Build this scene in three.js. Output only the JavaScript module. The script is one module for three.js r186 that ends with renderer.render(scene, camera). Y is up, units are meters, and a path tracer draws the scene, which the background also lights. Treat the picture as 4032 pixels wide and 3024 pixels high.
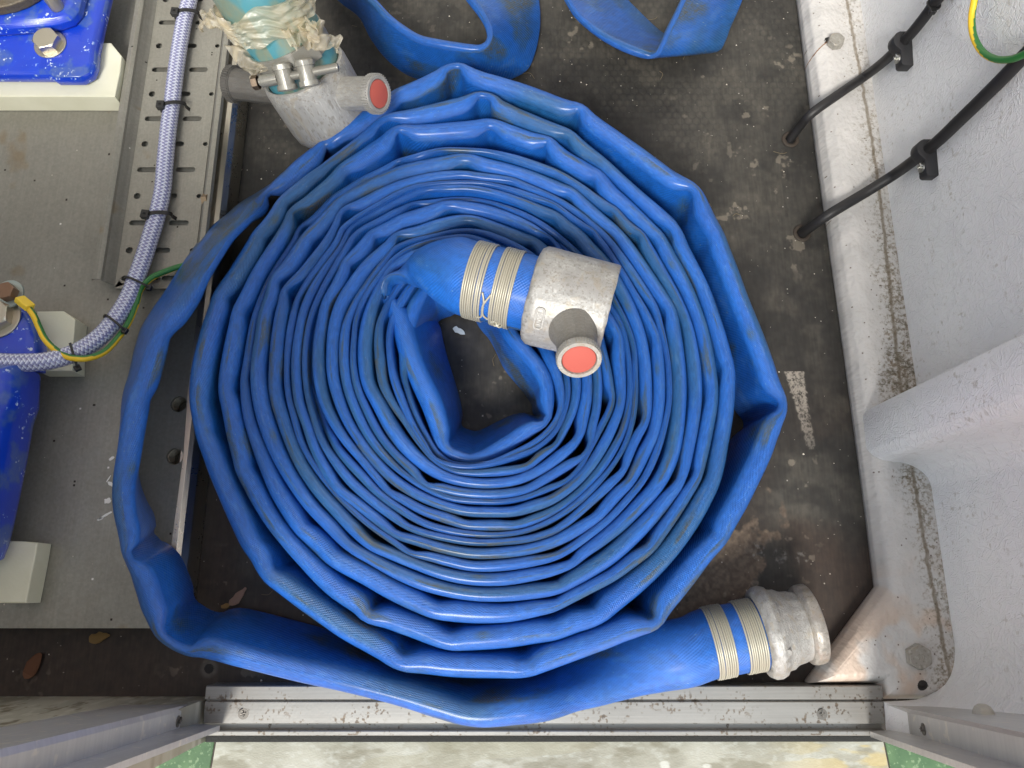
import * as THREE from 'three';
import { mergeGeometries, mergeVertices, toCreasedNormals } from 'three/addons/utils/BufferGeometryUtils.js';
import { RoundedBoxGeometry } from 'three/addons/geometries/RoundedBoxGeometry.js';
import { FontLoader } from 'three/addons/loaders/FontLoader.js';
import { TextGeometry } from 'three/addons/geometries/TextGeometry.js';

// ---------- camera: a phone held in the hatch opening, 0.9 m above the floor, looking 75 degrees down ----------
const scene = new THREE.Scene();
const EYE = 0.9, PITCH = 75 * Math.PI / 180, FOCAL = 1597;
const camera = new THREE.PerspectiveCamera(2 * Math.atan(829.5 / FOCAL) * 180 / Math.PI, 4 / 3, 0.02, 200);
camera.position.set(0, EYE, 0);
camera.up.set(0, 0, -1);
camera.lookAt(0, EYE - Math.sin(PITCH), -Math.cos(PITCH));
scene.add(camera);
const renderer = new THREE.WebGLRenderer();
renderer.toneMapping = THREE.LinearToneMapping;
renderer.toneMappingExposure = 2.9;
renderer.shadowMap.enabled = true;

// ---------- sky: hazy bright day, seen through the open hatch and lid ----------
{
  const w = 256, h = 128, d = new Float32Array(w * h * 4);
  for (let j = 0; j < h; j++) for (let i = 0; i < w; i++) {
    const el = ((j + 0.5) / h - 0.5) * Math.PI, k = (j * w + i) * 4, t = Math.max(0, Math.sin(el));
    const b = 0.38 + 0.44 * Math.pow(1 - t, 2.2);
    d[k] = b * (1.0 - 0.2 * t); d[k + 1] = b * (0.99 - 0.05 * t); d[k + 2] = b * (0.96 + 0.12 * t); d[k + 3] = 1;
  }
  const sky = new THREE.DataTexture(d, w, h, THREE.RGBAFormat, THREE.FloatType);
  sky.mapping = THREE.EquirectangularReflectionMapping; sky.magFilter = sky.minFilter = THREE.LinearFilter; sky.needsUpdate = true;
  scene.background = sky; scene.environment = sky; scene.environmentIntensity = 1;
}
// veiled sun, high in front of the hatch and a little to the left: soft light that falls in toward the back
const sun = new THREE.DirectionalLight(new THREE.Color(1, 0.95, 0.88), 1.5);
sun.position.set(-1.6, 8, 7); sun.target.position.set(0, 0, 0); sun.castShadow = true; sun.shadow.radius = 30;
sun.shadow.camera.left = sun.shadow.camera.bottom = -4; sun.shadow.camera.right = sun.shadow.camera.top = 4; sun.shadow.camera.far = 30;
sun.shadow.mapSize.set(2048, 2048);
scene.add(sun, sun.target);

// ---------- helpers ----------
const V = (x, y, z) => new THREE.Vector3(x, y, z);
let seed = 7;
const rnd = () => { seed = (seed * 1664525 + 1013904223) >>> 0; return seed / 4294967296; };
const hash = (x, y, s) => { let n = (Math.imul(x, 374761393) + Math.imul(y, 668265263) + Math.imul(s, 1274126177)) | 0; n = Math.imul(n ^ (n >>> 13), 1274126177); return ((n ^ (n >>> 16)) >>> 0) / 4294967296; };
function vn(x, y, s = 1, per = 0) {           // value noise, optionally periodic
  const xi = Math.floor(x), yi = Math.floor(y), fx = x - xi, fy = y - yi, u = fx * fx * (3 - 2 * fx), v = fy * fy * (3 - 2 * fy);
  const m = (a) => per ? ((a % per) + per) % per : a, x0 = m(xi), x1 = m(xi + 1), y0 = m(yi), y1 = m(yi + 1);
  const a = hash(x0, y0, s), b = hash(x1, y0, s), c = hash(x0, y1, s), d = hash(x1, y1, s);
  return a + (b - a) * u + (c - a) * v + (a - b - c + d) * u * v;
}
function fbm(x, y, s = 1, oct = 4, per = 0) { let t = 0, a = 0.5, n = 0; for (let i = 0; i < oct; i++) { t += a * vn(x, y, s + i * 17, per); n += a; x *= 2; y *= 2; per *= 2; a *= 0.5; } return t / n; }
const sst = (a, b, x) => { x = Math.min(1, Math.max(0, (x - a) / (b - a))); return x * x * (3 - 2 * x); };
const mix = (a, b, t) => a + (b - a) * t;
const mix3 = (a, b, t) => [mix(a[0], b[0], t), mix(a[1], b[1], t), mix(a[2], b[2], t)];
// a texture computed point by point; colour values are 0..255 sRGB, data maps are 0..255 grey
function tex(w, h, fn, { srgb = true, clamp = false } = {}) {
  const d = new Uint8Array(w * h * 4);
  for (let j = 0; j < h; j++) for (let i = 0; i < w; i++) {
    const c = fn((i + 0.5) / w, (j + 0.5) / h), k = (j * w + i) * 4;
    if (typeof c === 'number') d[k] = d[k + 1] = d[k + 2] = Math.max(0, Math.min(255, c)); else { d[k] = Math.max(0, Math.min(255, c[0])); d[k + 1] = Math.max(0, Math.min(255, c[1])); d[k + 2] = Math.max(0, Math.min(255, c[2])); }
    d[k + 3] = 255;
  }
  const t = new THREE.DataTexture(d, w, h, THREE.RGBAFormat); t.magFilter = t.minFilter = THREE.LinearFilter;
  t.wrapS = t.wrapT = clamp ? THREE.ClampToEdgeWrapping : THREE.RepeatWrapping; if (srgb) t.colorSpace = THREE.SRGBColorSpace; t.needsUpdate = true; return t;
}
const rep = (t, x, y) => { const c = t.clone(); c.repeat.set(x, y); c.needsUpdate = true; return c; };
const srgb = (r, g, b) => new THREE.Color().setRGB(r / 255, g / 255, b / 255, THREE.SRGBColorSpace);
const std = (o) => new THREE.MeshStandardMaterial(o), phys = (o) => new THREE.MeshPhysicalMaterial(o);
const taken = new Map();
const numbered = (n) => { const k = taken.get(n) || 0; taken.set(n, k + 1); return k ? n + '_' + String(k).padStart(3, '0') : n; };
function mesh(name, geo, mat, parent = scene) { const m = new THREE.Mesh(geo, mat); m.name = parent === scene ? numbered(name) : name; m.castShadow = m.receiveShadow = true; parent.add(m); return m; }
function tag(o, label, category, group) { o.userData.label = label; o.userData.category = category; if (group) o.userData.group = group; return o; }
function thing(name, label, category, pos = V(0, 0, 0), group) { const g = new THREE.Group(); g.name = numbered(name); g.position.copy(pos); scene.add(g); return tag(g, label, category, group); }
function struct(name, geo, mat) { const m = mesh(name, geo, mat); m.userData.kind = 'structure'; return m; }
// place of a point of the photograph (pixels of the 4032 x 3024 original) that lies at height y, or on the plane x = c / z = c
const ray = (sx, sy) => { const a = (sx * 2212 / 4032 - 1106) / FOCAL, b = (829.5 - sy * 2212 / 4032) / FOCAL; return V(a, -Math.sin(PITCH) + b * Math.cos(PITCH), -Math.cos(PITCH) - b * Math.sin(PITCH)); };
const at = (sx, sy, y) => { const d = ray(sx, sy); return d.multiplyScalar((y - EYE) / d.y).add(V(0, EYE, 0)); };
const atX = (sx, sy, x) => { const d = ray(sx, sy); return d.multiplyScalar(x / d.x).add(V(0, EYE, 0)); };
const atZ = (sx, sy, z) => { const d = ray(sx, sy); return d.multiplyScalar(z / d.z).add(V(0, EYE, 0)); };
// uv in metres from the dominant direction of each face
function boxUV(g) {
  g = g.index ? g.toNonIndexed() : g; const p = g.attributes.position, n = g.attributes.normal, uv = new Float32Array(p.count * 2);
  for (let i = 0; i < p.count; i += 3) {
    const a = V().fromBufferAttribute(p, i), b = V().fromBufferAttribute(p, i + 1), c = V().fromBufferAttribute(p, i + 2), f = b.clone().sub(a).cross(c.clone().sub(a));
    const ax = Math.abs(f.x), ay = Math.abs(f.y), az = Math.abs(f.z);
    for (let k = 0; k < 3; k++) { const q = [a, b, c][k]; uv[(i + k) * 2] = ay >= ax && ay >= az ? q.x : ax >= az ? q.y : q.x; uv[(i + k) * 2 + 1] = ay >= ax && ay >= az ? q.z : ax >= az ? q.z : q.y; }
  }
  g.setAttribute('uv', new THREE.BufferAttribute(uv, 2)); return g;
}
function planarUV(g, x0, z0, sx, sz) { const p = g.attributes.position, uv = new Float32Array(p.count * 2); for (let i = 0; i < p.count; i++) { uv[i * 2] = (p.getX(i) - x0) / sx; uv[i * 2 + 1] = (p.getZ(i) - z0) / sz; } g.setAttribute('uv', new THREE.BufferAttribute(uv, 2)); return g; }
// polygon in plan (points x, z) raised from y0 to y1 with rounded upper and lower edges
function slab(pts, y0, y1, bevel = 0, holes = [], seg = 4) {
  const s = new THREE.Shape(pts.map((p) => new THREE.Vector2(p[0], -p[1])));
  for (const h of holes) s.holes.push(new THREE.Path(h.map((p) => new THREE.Vector2(p[0], -p[1]))));
  const g = new THREE.ExtrudeGeometry(s, { depth: y1 - y0 - 2 * bevel, bevelEnabled: bevel > 0, bevelThickness: bevel, bevelSize: bevel, bevelOffset: -bevel, bevelSegments: seg, curveSegments: 16 });
  g.rotateX(-Math.PI / 2); g.translate(0, y0 + bevel, 0); return g;
}
const box = (x0, x1, y0, y1, z0, z1, r = 0) => { const g = r ? new RoundedBoxGeometry(x1 - x0, y1 - y0, z1 - z0, 3, r) : new THREE.BoxGeometry(x1 - x0, y1 - y0, z1 - z0); g.translate((x0 + x1) / 2, (y0 + y1) / 2, (z0 + z1) / 2); return boxUV(g); };
const curve = (pts, t = 0.5) => new THREE.CatmullRomCurve3(pts, false, 'centripetal', t);
function tube(pts, r, n = 80, m = 12, uvLen = true) { const c = curve(pts), g = new THREE.TubeGeometry(c, n, r, m, false); if (uvLen) { const L = c.getLength(), uv = g.attributes.uv; for (let i = 0; i < uv.count; i++) uv.setX(i, uv.getX(i) * L); } return g; }
// profile [r, s] turned round an axis that starts at o and points along d
function lathe(prof, o, d, n = 48) { const g = new THREE.LatheGeometry(prof.map((p) => new THREE.Vector2(Math.max(p[0], 1e-5), p[1])), n); g.applyQuaternion(new THREE.Quaternion().setFromUnitVectors(V(0, 1, 0), d.clone().normalize())); g.translate(o.x, o.y, o.z); return g; }
const creased = (g, a = 0.6) => toCreasedNormals(g, a);
function alongAxis(g, o, d) { g.applyQuaternion(new THREE.Quaternion().setFromUnitVectors(V(0, 1, 0), d.clone().normalize())); g.translate(o.x, o.y, o.z); return g; }
function lumpy(g, amp, f, s = 3) {            // moves vertices along their normals: cast and moulded skins
  const p = g.attributes.position, n = g.attributes.normal;
  for (let i = 0; i < p.count; i++) { const x = p.getX(i), y = p.getY(i), z = p.getZ(i), k = amp * (vn(x * f + y * f * 0.7, z * f - y * f * 0.6, s) + 0.5 * vn(x * f * 2.3 - y * f, z * f * 2.1 + y * f, s + 5) - 0.75); p.setXYZ(i, x + n.getX(i) * k, y + n.getY(i) * k, z + n.getZ(i) * k); }
  return g;
}
// hexagon bolt: chamfered head and washer as parts of `parent`
function hexHead(r, h) {                        // six flats, the top turned down to a round face
  const n = 72, pos = [], idx = [], hex = (a) => r * Math.cos(Math.PI / 6) / Math.cos(((a % (Math.PI / 3)) + Math.PI / 3) % (Math.PI / 3) - Math.PI / 6), rc = r * 0.85;
  const ring = (f) => { for (let i = 0; i < n; i++) { const a = i / n * Math.PI * 2, [q, y] = f(hex(a)); pos.push(Math.cos(a) * q, y, Math.sin(a) * q); } };
  ring((q) => [q, 0]); ring((q) => [q, h - 0.0002 - (q - rc) * 0.5]); ring((q) => [rc, h]); pos.push(0, h, 0);
  for (let k = 0; k < 2; k++) for (let i = 0; i < n; i++) { const j = (i + 1) % n, a = k * n; idx.push(a + i, a + n + i, a + j, a + j, a + n + i, a + n + j); } for (let i = 0; i < n; i++) idx.push(2 * n + i, 3 * n, 2 * n + (i + 1) % n);
  const g = new THREE.BufferGeometry(); g.setAttribute('position', new THREE.Float32BufferAttribute(pos, 3)); g.setIndex(idx); g.computeVertexNormals(); const c = toCreasedNormals(g, 0.4); c.setAttribute('uv', new THREE.Float32BufferAttribute(new Float32Array(c.attributes.position.count * 2), 2)); return boxUV(c);
}
const washer = (r, h) => new THREE.LatheGeometry([[1e-5, 0], [r, 0], [r, h * 0.6], [r - h * 0.5, h], [1e-5, h]].map((p) => new THREE.Vector2(...p)), 32);
// pan-head screw with a cross recess
function screwHead(r, h) {
  const s = new THREE.Shape(); s.absarc(0, 0, r * 0.86, 0, 7); const a = r * 0.13, b = r * 0.5, k = new THREE.Path();
  [[a, a], [a, b], [-a, b], [-a, a], [-b, a], [-b, -a], [-a, -a], [-a, -b], [a, -b], [a, -a], [b, -a], [b, a]].forEach((p, i) => i ? k.lineTo(...p) : k.moveTo(...p)); s.holes.push(k);
  const g = new THREE.ExtrudeGeometry(s, { depth: h * 0.45, bevelEnabled: true, bevelSize: r * 0.14, bevelThickness: h * 0.2, bevelSegments: 3, curveSegments: 20 }); g.rotateX(-Math.PI / 2); g.translate(0, h * 0.45, 0);
  const base = new THREE.CylinderGeometry(r, r * 1.02, h * 0.4, 24).toNonIndexed(); base.translate(0, h * 0.2, 0); return mergeGeometries([g, base]);
}

// ---------- textures shared by the setting ----------
const grain = tex(512, 512, (u, v) => 128 + 90 * (fbm(u * 64, v * 64, 5, 3, 64) - 0.5), { srgb: false });
// ---------- floor: black film-faced board with a worn hexagon grip, x -0.8..0.8, z -1.2..0.2 ----------
const FX = -0.8, FZ = -1.2, FW = 1.6, FD = 1.4;
function hexCell(x, z) {                        // distance to the nearest hexagon border, cells 10 mm across
  const s = 0.0112, a = x / s, b = z / (s * 0.866), r = Math.round(b); let best = 9, sec = 9;
  for (let j = r - 1; j <= r + 1; j++) { const off = j & 1 ? 0.5 : 0, i0 = Math.round(a - off); for (let i = i0 - 1; i <= i0 + 1; i++) { const d = Math.hypot((a - off - i), (b - j) * 0.866); if (d < best) { sec = best; best = d; } else if (d < sec) sec = d; } }
  return sec - best;
}
const gripMask = (x, z) => 0.75 * sst(0.42, 0.58, fbm(x * 12 + 1, z * 12, 92, 3) + 0.08) * sst(-0.36, -0.5, z + 0.16 * (fbm(x * 7 + 3, z * 7, 91, 3) - 0.5) + Math.max(0, x - 0.13) * 0.8) ;
const streak = (x, z) => { const t = (z + 0.258) / 0.1; if (t < 0 || t > 1) return 0; const c = 0.357 + 0.012 * t, w = mix(0.0125, 0.0045, t) + 0.003 * (vn(z * 300, 2, 3) - 0.5); return sst(w + 0.001, w - 0.002, Math.abs(x - c)) * (1 - 0.5 * t * t); };
const crust = (x, z) => sst(0.11, 0.02, Math.hypot((x - 0.235) * 0.9, (z + 0.0) * 1.4 + (x - 0.235) * 1.1) + 0.09 * (fbm(x * 55, z * 55, 33, 4) - 0.5));
const floorCol = tex(2048, 1792, (u, v) => {
  const x = FX + u * FW, z = FZ + v * FD, n = fbm(x * 9, z * 9, 11, 5), f = fbm(x * 160, z * 160, 12, 3), wv = fbm(x * 500, z * 60, 13, 2);
  let c = mix3([58, 56, 52], [80, 77, 70], sst(0.3, 0.75, n)); c = mix3(c, [100, 95, 85], 0.45 * sst(0.55, 0.75, fbm(x * 26 + 9, z * 26, 14, 4)));
  const dk = sst(0.5, 0.72, fbm(x * 22, z * 30 + 4, 15, 4)); c = mix3(c, [40, 39, 37], 0.5 * dk);
  const br = sst(-0.3, 0.0, z) * sst(0.62, 0.4, fbm(x * 8, z * 8, 16, 3)); c = mix3(c, [66, 52, 43], 0.85 * br);
  const hx = hexCell(x, z), g = gripMask(x, z); c = mix3(c, mix3(c, [30, 29, 27], 0.5), g * 0.4 * sst(0.2, 0.06, hx)); c = mix3(c, [96, 90, 78], g * 0.35 * sst(0.3, 0.6, hx) * sst(0.4, 0.7, fbm(x * 60, z * 60, 17, 2)));
  const k = 0.66 + 0.28 * f + 0.2 * (wv - 0.5); c = [c[0] * k, c[1] * k, c[2] * k];
  const st = streak(x, z); if (st) c = mix3(c, [176, 168, 156], 0.8 * st * sst(0.28 - 0.1 * st, 0.6, 0.5 * fbm(x * 300, z * 300, 18, 3) + 0.5 * fbm(x * 1100, z * 700, 181, 2)));
  const cr = crust(x, z); c = mix3(c, mix3([132, 116, 98], [70, 58, 48], fbm(x * 240, z * 240, 19, 3)), 0.9 * sst(0.35, 0.6, cr * (0.55 + 0.9 * fbm(x * 120, z * 120, 20, 3))));
  for (const [px, pz, r] of [[0.291, -0.036, 0.011], [0.318, -0.03, 0.0095], [0.343, -0.027, 0.009]]) { const d = Math.hypot(x - px, z - pz) / r; if (d < 1.2) c = mix3(c, [150, 150, 146], 0.6 * sst(0.5, 0, Math.abs(d - 0.6)) * sst(0.4, 0.65, fbm(x * 330 + px * 90, z * 330, 21, 3))); }
  { const d = Math.hypot(x + 0.3462, z - 0.0955); if (d < 0.0125) c = mix3(c, [112, 108, 100], 0.6 * sst(0.0125, 0.007, d) * (0.6 + 0.6 * f)); if (d < 0.0052) c = [14, 12, 11]; }
  c = mix3(c, [150, 140, 124], 0.5 * sst(0.7, 0.78, fbm(x * 70, z * 70, 193, 4)) * sst(0.45, 0.65, n));
  if (hash(Math.floor(x * 900), Math.floor(z * 900), 77) > 0.9994) c = mix3(c, [190, 186, 176], 0.8);
  return c;
}, { clamp: true });
const floorBump = tex(2048, 1792, (u, v) => { const x = FX + u * FW, z = FZ + v * FD; return 90 + 60 * fbm(x * 90, z * 90, 23, 3) + 50 * gripMask(x, z) * sst(0.08, 0.34, hexCell(x, z)) + 70 * crust(x, z) * fbm(x * 150, z * 150, 24, 3); }, { srgb: false, clamp: true });
{
  const g = new THREE.PlaneGeometry(1.6, 1.4); g.rotateX(-Math.PI / 2); g.translate(0, 0, -0.5); planarUV(g, FX, FZ, FW, FD);
  struct('floor', g, std({ map: floorCol, bumpMap: floorBump, bumpScale: 0.0011, roughness: 0.62 }));
}
// ---------- white glass-fibre moulding ----------
function fibreBump(sz, n, len, sd) {            // random chopped strands pressed into the skin
  const cv = document.createElement('canvas'); cv.width = cv.height = sz; const c = cv.getContext('2d'); c.fillStyle = '#808080'; c.fillRect(0, 0, sz, sz); c.lineCap = 'round'; seed = sd;
  for (let i = 0; i < n; i++) {
    const x = rnd() * sz, y = rnd() * sz, a = rnd() * 6.283, l = len * (0.4 + rnd()), b = (rnd() - 0.5) * l * 0.5, up = rnd() < 0.55, q = Math.round(up ? 150 + rnd() * 70 : 60 + rnd() * 50);
    c.strokeStyle = `rgba(${q},${q},${q},0.55)`; c.lineWidth = 1.5 + rnd() * 3.5;
    for (const [ox, oy] of [[0, 0], [sz, 0], [-sz, 0], [0, sz], [0, -sz]]) { c.beginPath(); c.moveTo(x + ox, y + oy); c.quadraticCurveTo(x + ox + Math.cos(a) * l / 2 - Math.sin(a) * b, y + oy + Math.sin(a) * l / 2 + Math.cos(a) * b, x + ox + Math.cos(a) * l, y + oy + Math.sin(a) * l); c.stroke(); }
  }
  const t = new THREE.CanvasTexture(cv); t.wrapS = t.wrapT = THREE.RepeatWrapping; return t;
}
const grpBump = fibreBump(1024, 5200, 60, 31);   // one tile covers 0.28 m
const grpCol = tex(1024, 1024, (u, v) => { const n = fbm(u * 8, v * 8, 41, 5, 8), f = fbm(u * 96, v * 96, 42, 3, 96); let c = mix3([230, 231, 233], [242, 242, 243], n); c = mix3(c, [176, 170, 160], 0.5 * sst(0.66, 0.85, f) * sst(0.4, 0.7, n)); return c; });
const grpWall = std({ map: rep(grpCol, 1 / 0.5, 1 / 0.5), bumpMap: rep(grpBump, 1 / 0.28, 1 / 0.28), bumpScale: 0.0018, roughness: 0.3 });
const FLX = 0.28, FLZ = -0.9, FLW = 0.24, FLD = 1.06;
const stainX = (z) => 0.4735 + 0.004 * Math.sin(z * 9) + (z > 0 ? 0.02 * z : 0);
const ledgeCol = tex(512, 2048, (u, v) => {
  const x = FLX + u * FLW, z = FLZ + v * FLD, n = fbm(x * 40, z * 40, 51, 4), f = fbm(x * 330, z * 330, 52, 3), d = stainX(z) - x;
  let c = mix3([186, 184, 181], [206, 203, 199], n); c = mix3(c, [196, 172, 152], sst(-0.05, 0.06, z) * 0.7 * sst(0.4, 0.6, fbm(x * 30, z * 30, 59, 3)));
  const heavy = sst(0.07, 0.0, Math.abs(z + 0.225)) * 0.6 + sst(0.03, 0, Math.hypot(z + 0.115, x - 0.455)) * 0.6 + sst(0.05, 0.12, z) * sst(0.06, 0.01, d) * 0.6;
  const band = sst(0.042, 0.0, d) * (0.5 + 0.4 * sst(-0.75, -0.25, z)) * (z > -0.19 ? 0.75 : 1);
  const mould = sst(0.62 - 0.26 * band - 0.2 * heavy * sst(0.07, 0.0, d), 0.9 - 0.2 * band, 0.5 * f + 0.18 * n + 0.34 * fbm(x * 800, z * 800, 53, 3)) * Math.min(1, band + heavy);
  c = mix3(c, mix3([122, 106, 84], [74, 68, 52], fbm(x * 130, z * 130, 54, 2)), 0.95 * mould);
  const line = sst(0.0032, 0.0008, Math.abs(d - 0.002 + 0.003 * (fbm(z * 120, 1, 55, 3) - 0.5))) * (0.35 + 0.65 * fbm(x * 500, z * 160, 56, 3)); c = mix3(c, [104, 92, 74], 0.9 * line);
  if (hash(Math.floor(x * 700), Math.floor(z * 700), 57) > 0.9975) c = mix3(c, [70, 54, 42], 0.7);
  if (Math.hypot(x - 0.437, (z + 0.7195)) < 0.0062 + 0.003 * (vn(x * 900, z * 900, 58) - 0.5)) c = [16, 13, 11];
  const cx = x - 0.437, cz = z + 0.7195; if (cx > -0.028 && cx < -0.003 && Math.abs(cz - (-cx * 0.5 + 14 * cx * cx)) < 0.0008 + 0.0004 * vn(x * 700, z * 700, 5)) c = mix3(c, [120, 78, 44], 0.8);
  if (Math.hypot(x - 0.4465, z - 0.1085) < 0.0055) c = [26, 20, 18];
  return c;
}, { clamp: true });
const ledgeBump = tex(512, 2048, (u, v) => { const x = FLX + u * FLW, z = FLZ + v * FLD; return 40 + 150 * fbm(x * 60, z * 45, 501, 3) + 60 * fbm(x * 260, z * 220, 502, 3); }, { srgb: false, clamp: true });
{
  const w = thing('fibreglass_wall', 'white fibreglass side moulding with rounded floor ledge, vertical rib and mould stains', 'wall');
  // ledge that runs along the floor, splayed into a gusset at the hatch corner
  const g = slab([[0.412, -1.1], [0.4145, -0.57], [0.419, -0.313], [0.4215, -0.1], [0.4215, 0.005], [0.33, 0.1085], [0.4045, 0.1085], [0.4045, 0.125], [0.52, 0.125], [0.52, -1.1]], -0.013, 0.04, 0.024, [], 8);
  const gs = g.toNonIndexed ? g : g; planarUV(gs, FLX, FLZ, FLW, FLD);
  mesh('ledge', creased(gs, 0.9), std({ map: ledgeCol, bumpMap: ledgeBump, bumpScale: 0.004, roughness: 0.45 }), w);
  // the wall itself, its corner turning into the front wall beside the hatch
  const plan = [[0.487, -1.15], [0.487, 0.065]]; for (let i = 1; i <= 8; i++) { const a = i / 8 * Math.PI / 2; plan.push([0.487 - 0.055 * (1 - Math.cos(a)), 0.065 + 0.06 * Math.sin(a)]); } plan.push([0.405, 0.126]);
  const outer = [[0.405, 0.16], [0.53, 0.16], [0.53, -1.15]];
  const g2 = slab([...plan, ...outer], 0.03, 1.5, 0);
  mesh('wall_panel', boxUV(creased(g2, 0.7)), grpWall, w);
  // rib: rounded pilaster from the ledge to the roof
  const rp = []; const rz0 = -0.203, rz1 = -0.137, rx = 0.4235;
  rp.push([0.5, rz0 - 0.006], [0.478, rz0 - 0.004]); for (let i = 0; i <= 6; i++) { const a = i / 6 * Math.PI / 2; rp.push([rx + 0.012 * (1 - Math.sin(a)), rz0 + 0.012 * (1 - Math.cos(a))]); }
  for (let i = 0; i <= 8; i++) { const a = i / 8 * Math.PI / 2; rp.push([rx + 0.02 * (1 - Math.cos(a)), rz1 - 0.02 + 0.02 * Math.sin(a)]); }
  for (let i = 0; i <= 8; i++) { const a = i / 8 * Math.PI / 2; rp.push([0.447 + 0.04 * Math.sin(a), rz1 + 0.001 + 0.03 * (1 - Math.cos(a))]); } rp.push([0.5, rz1 + 0.031]);
  const g3 = slab(rp, 0.02, 1.5, 0);
  mesh('rib', boxUV(creased(g3, 0.7)), grpWall, w);
}
// ---------- front wall left of the hatch, stained inside ----------
const oldCol = tex(1024, 512, (u, v) => {
  const n = fbm(u * 10, v * 6, 61, 5), f = fbm(u * 90, v * 60, 62, 4); let c = mix3([140, 138, 122], [176, 173, 158], sst(0.3, 0.7, n)); c = mix3(c, [196, 193, 180], 0.6 * sst(0.55, 0.7, f));
  c = mix3(c, [92, 82, 62], 0.65 * sst(0.58, 0.75, fbm(u * 46 + 7, v * 30, 63, 4)) * sst(0.35, 0.6, n)); const cr = Math.abs(v - (0.16 + 0.12 * fbm(u * 6, 2, 64, 4) - 0.02)); c = mix3(c, [84, 66, 44], 0.8 * sst(0.012, 0.003, cr) * sst(0.35, 0.5, fbm(u * 20, 5, 65, 2)));
  if (hash(Math.floor(u * 420), Math.floor(v * 210), 66) > 0.996) c = mix3(c, [80, 60, 40], 0.8); return c;
}, { clamp: true });
{
  const g = box(-1.3, -0.339, 0, 0.85, 0.125, 0.17); const p = g.attributes.position, uv = g.attributes.uv; for (let i = 0; i < p.count; i++) uv.setXY(i, (p.getX(i) + 0.95) / 0.64, p.getY(i) / 1.0);
  tag(mesh('front_wall', g, std({ map: oldCol, bumpMap: rep(grain, 4, 2), bumpScale: 0.001, roughness: 0.75 })), 'dirty off-white wall with brown cracks left of the hatch', 'wall');
}
// ---------- the rest of the kiosk, out of the picture: its lid stands open, so daylight falls in from above and through the hatch ----------
{
  const m = std({ color: srgb(205, 205, 200), roughness: 0.6 });
  struct('back_wall', box(-1.3, 0.6, 0, 1.5, -1.2, -1.15), m);
  struct('left_wall', box(-1.35, -1.3, 0, 1.5, -1.2, 0.17), m);
  const lid = box(-1.4, 0.65, 0, 0.04, 0, 1.35); lid.rotateX(-0.82); lid.translate(0, 1.5, -1.22); struct('hinged_lid', lid, m);
  const pav = tex(512, 512, (u, v) => { const n = fbm(u * 16, v * 16, 71, 4, 16); return mix3([176, 104, 84], [200, 126, 104], n); });
  const gr = new THREE.PlaneGeometry(60, 60); gr.rotateX(-Math.PI / 2); gr.translate(0, -0.45, 0); const uv = gr.attributes.uv; for (let i = 0; i < uv.count; i++) uv.setXY(i, uv.getX(i) * 40, uv.getY(i) * 40);
  struct('ground', gr, std({ map: pav, roughness: 0.9 }));
}

// ---------- the coiled delivery hose ----------
const hoseCol = tex(2048, 512, (u, v) => {         // 1.2 m of hose by its girth
  const n = fbm(u * 14, v * 5, 101, 4), f = fbm(u * 230, v * 56, 102, 2); let c = mix3([16, 80, 164], [32, 102, 188], n); const k = 0.9 + 0.2 * f; c = [c[0] * k, c[1] * k, c[2] * k];
  const d = sst(0.56, 0.76, fbm(u * 20 + 3, v * 7, 103, 4)); c = mix3(c, mix3([88, 80, 62], [66, 66, 66], vn(u * 30, v * 9, 104)), 0.75 * d * (0.35 + 0.9 * vn(u * 700, v * 170, 105)));
  c = mix3(c, [96, 128, 186], 0.3 * sst(0.62, 0.8, fbm(u * 60, v * 22, 106, 4)));
  if (hash(Math.floor(u * 700), Math.floor(v * 170), 107) > 0.9982) c = mix3(c, [150, 160, 180], 0.5); return c;
});
const hoseBump = tex(256, 1024, (u, v) => {         // woven jacket; coarse stitch-like knuckles along the two fold lines (54 mm by the girth)
  const w = Math.sin((u * 15 + v * 66) * 6.283), w2 = Math.sin((u * 15 - v * 66) * 6.283), e = Math.min(Math.abs(v), Math.abs(v - 1), Math.abs(v - 0.5)) * 0.25, tri = Math.abs(((u * 12) % 1) - 0.5) * 2;
  const zz = sst(0.0014, 0.0, Math.abs(e - 0.003 - 0.002 * tri)); return 104 + 42 * w + 16 * w2 + 56 * zz + 40 * sst(0.007, 0.001, e) * tri + 26 * (fbm(u * 16, v * 64, 108, 2, 16) - 0.5);
}, { srgb: false });
const hoseMat = phys({ map: rep(hoseCol, 1 / 1.2, 1), bumpMap: rep(hoseBump, 1 / 0.054, 1), bumpScale: 0.0012, roughness: 0.45, clearcoat: 0.35, clearcoatRoughness: 0.22, vertexColors: true });
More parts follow.
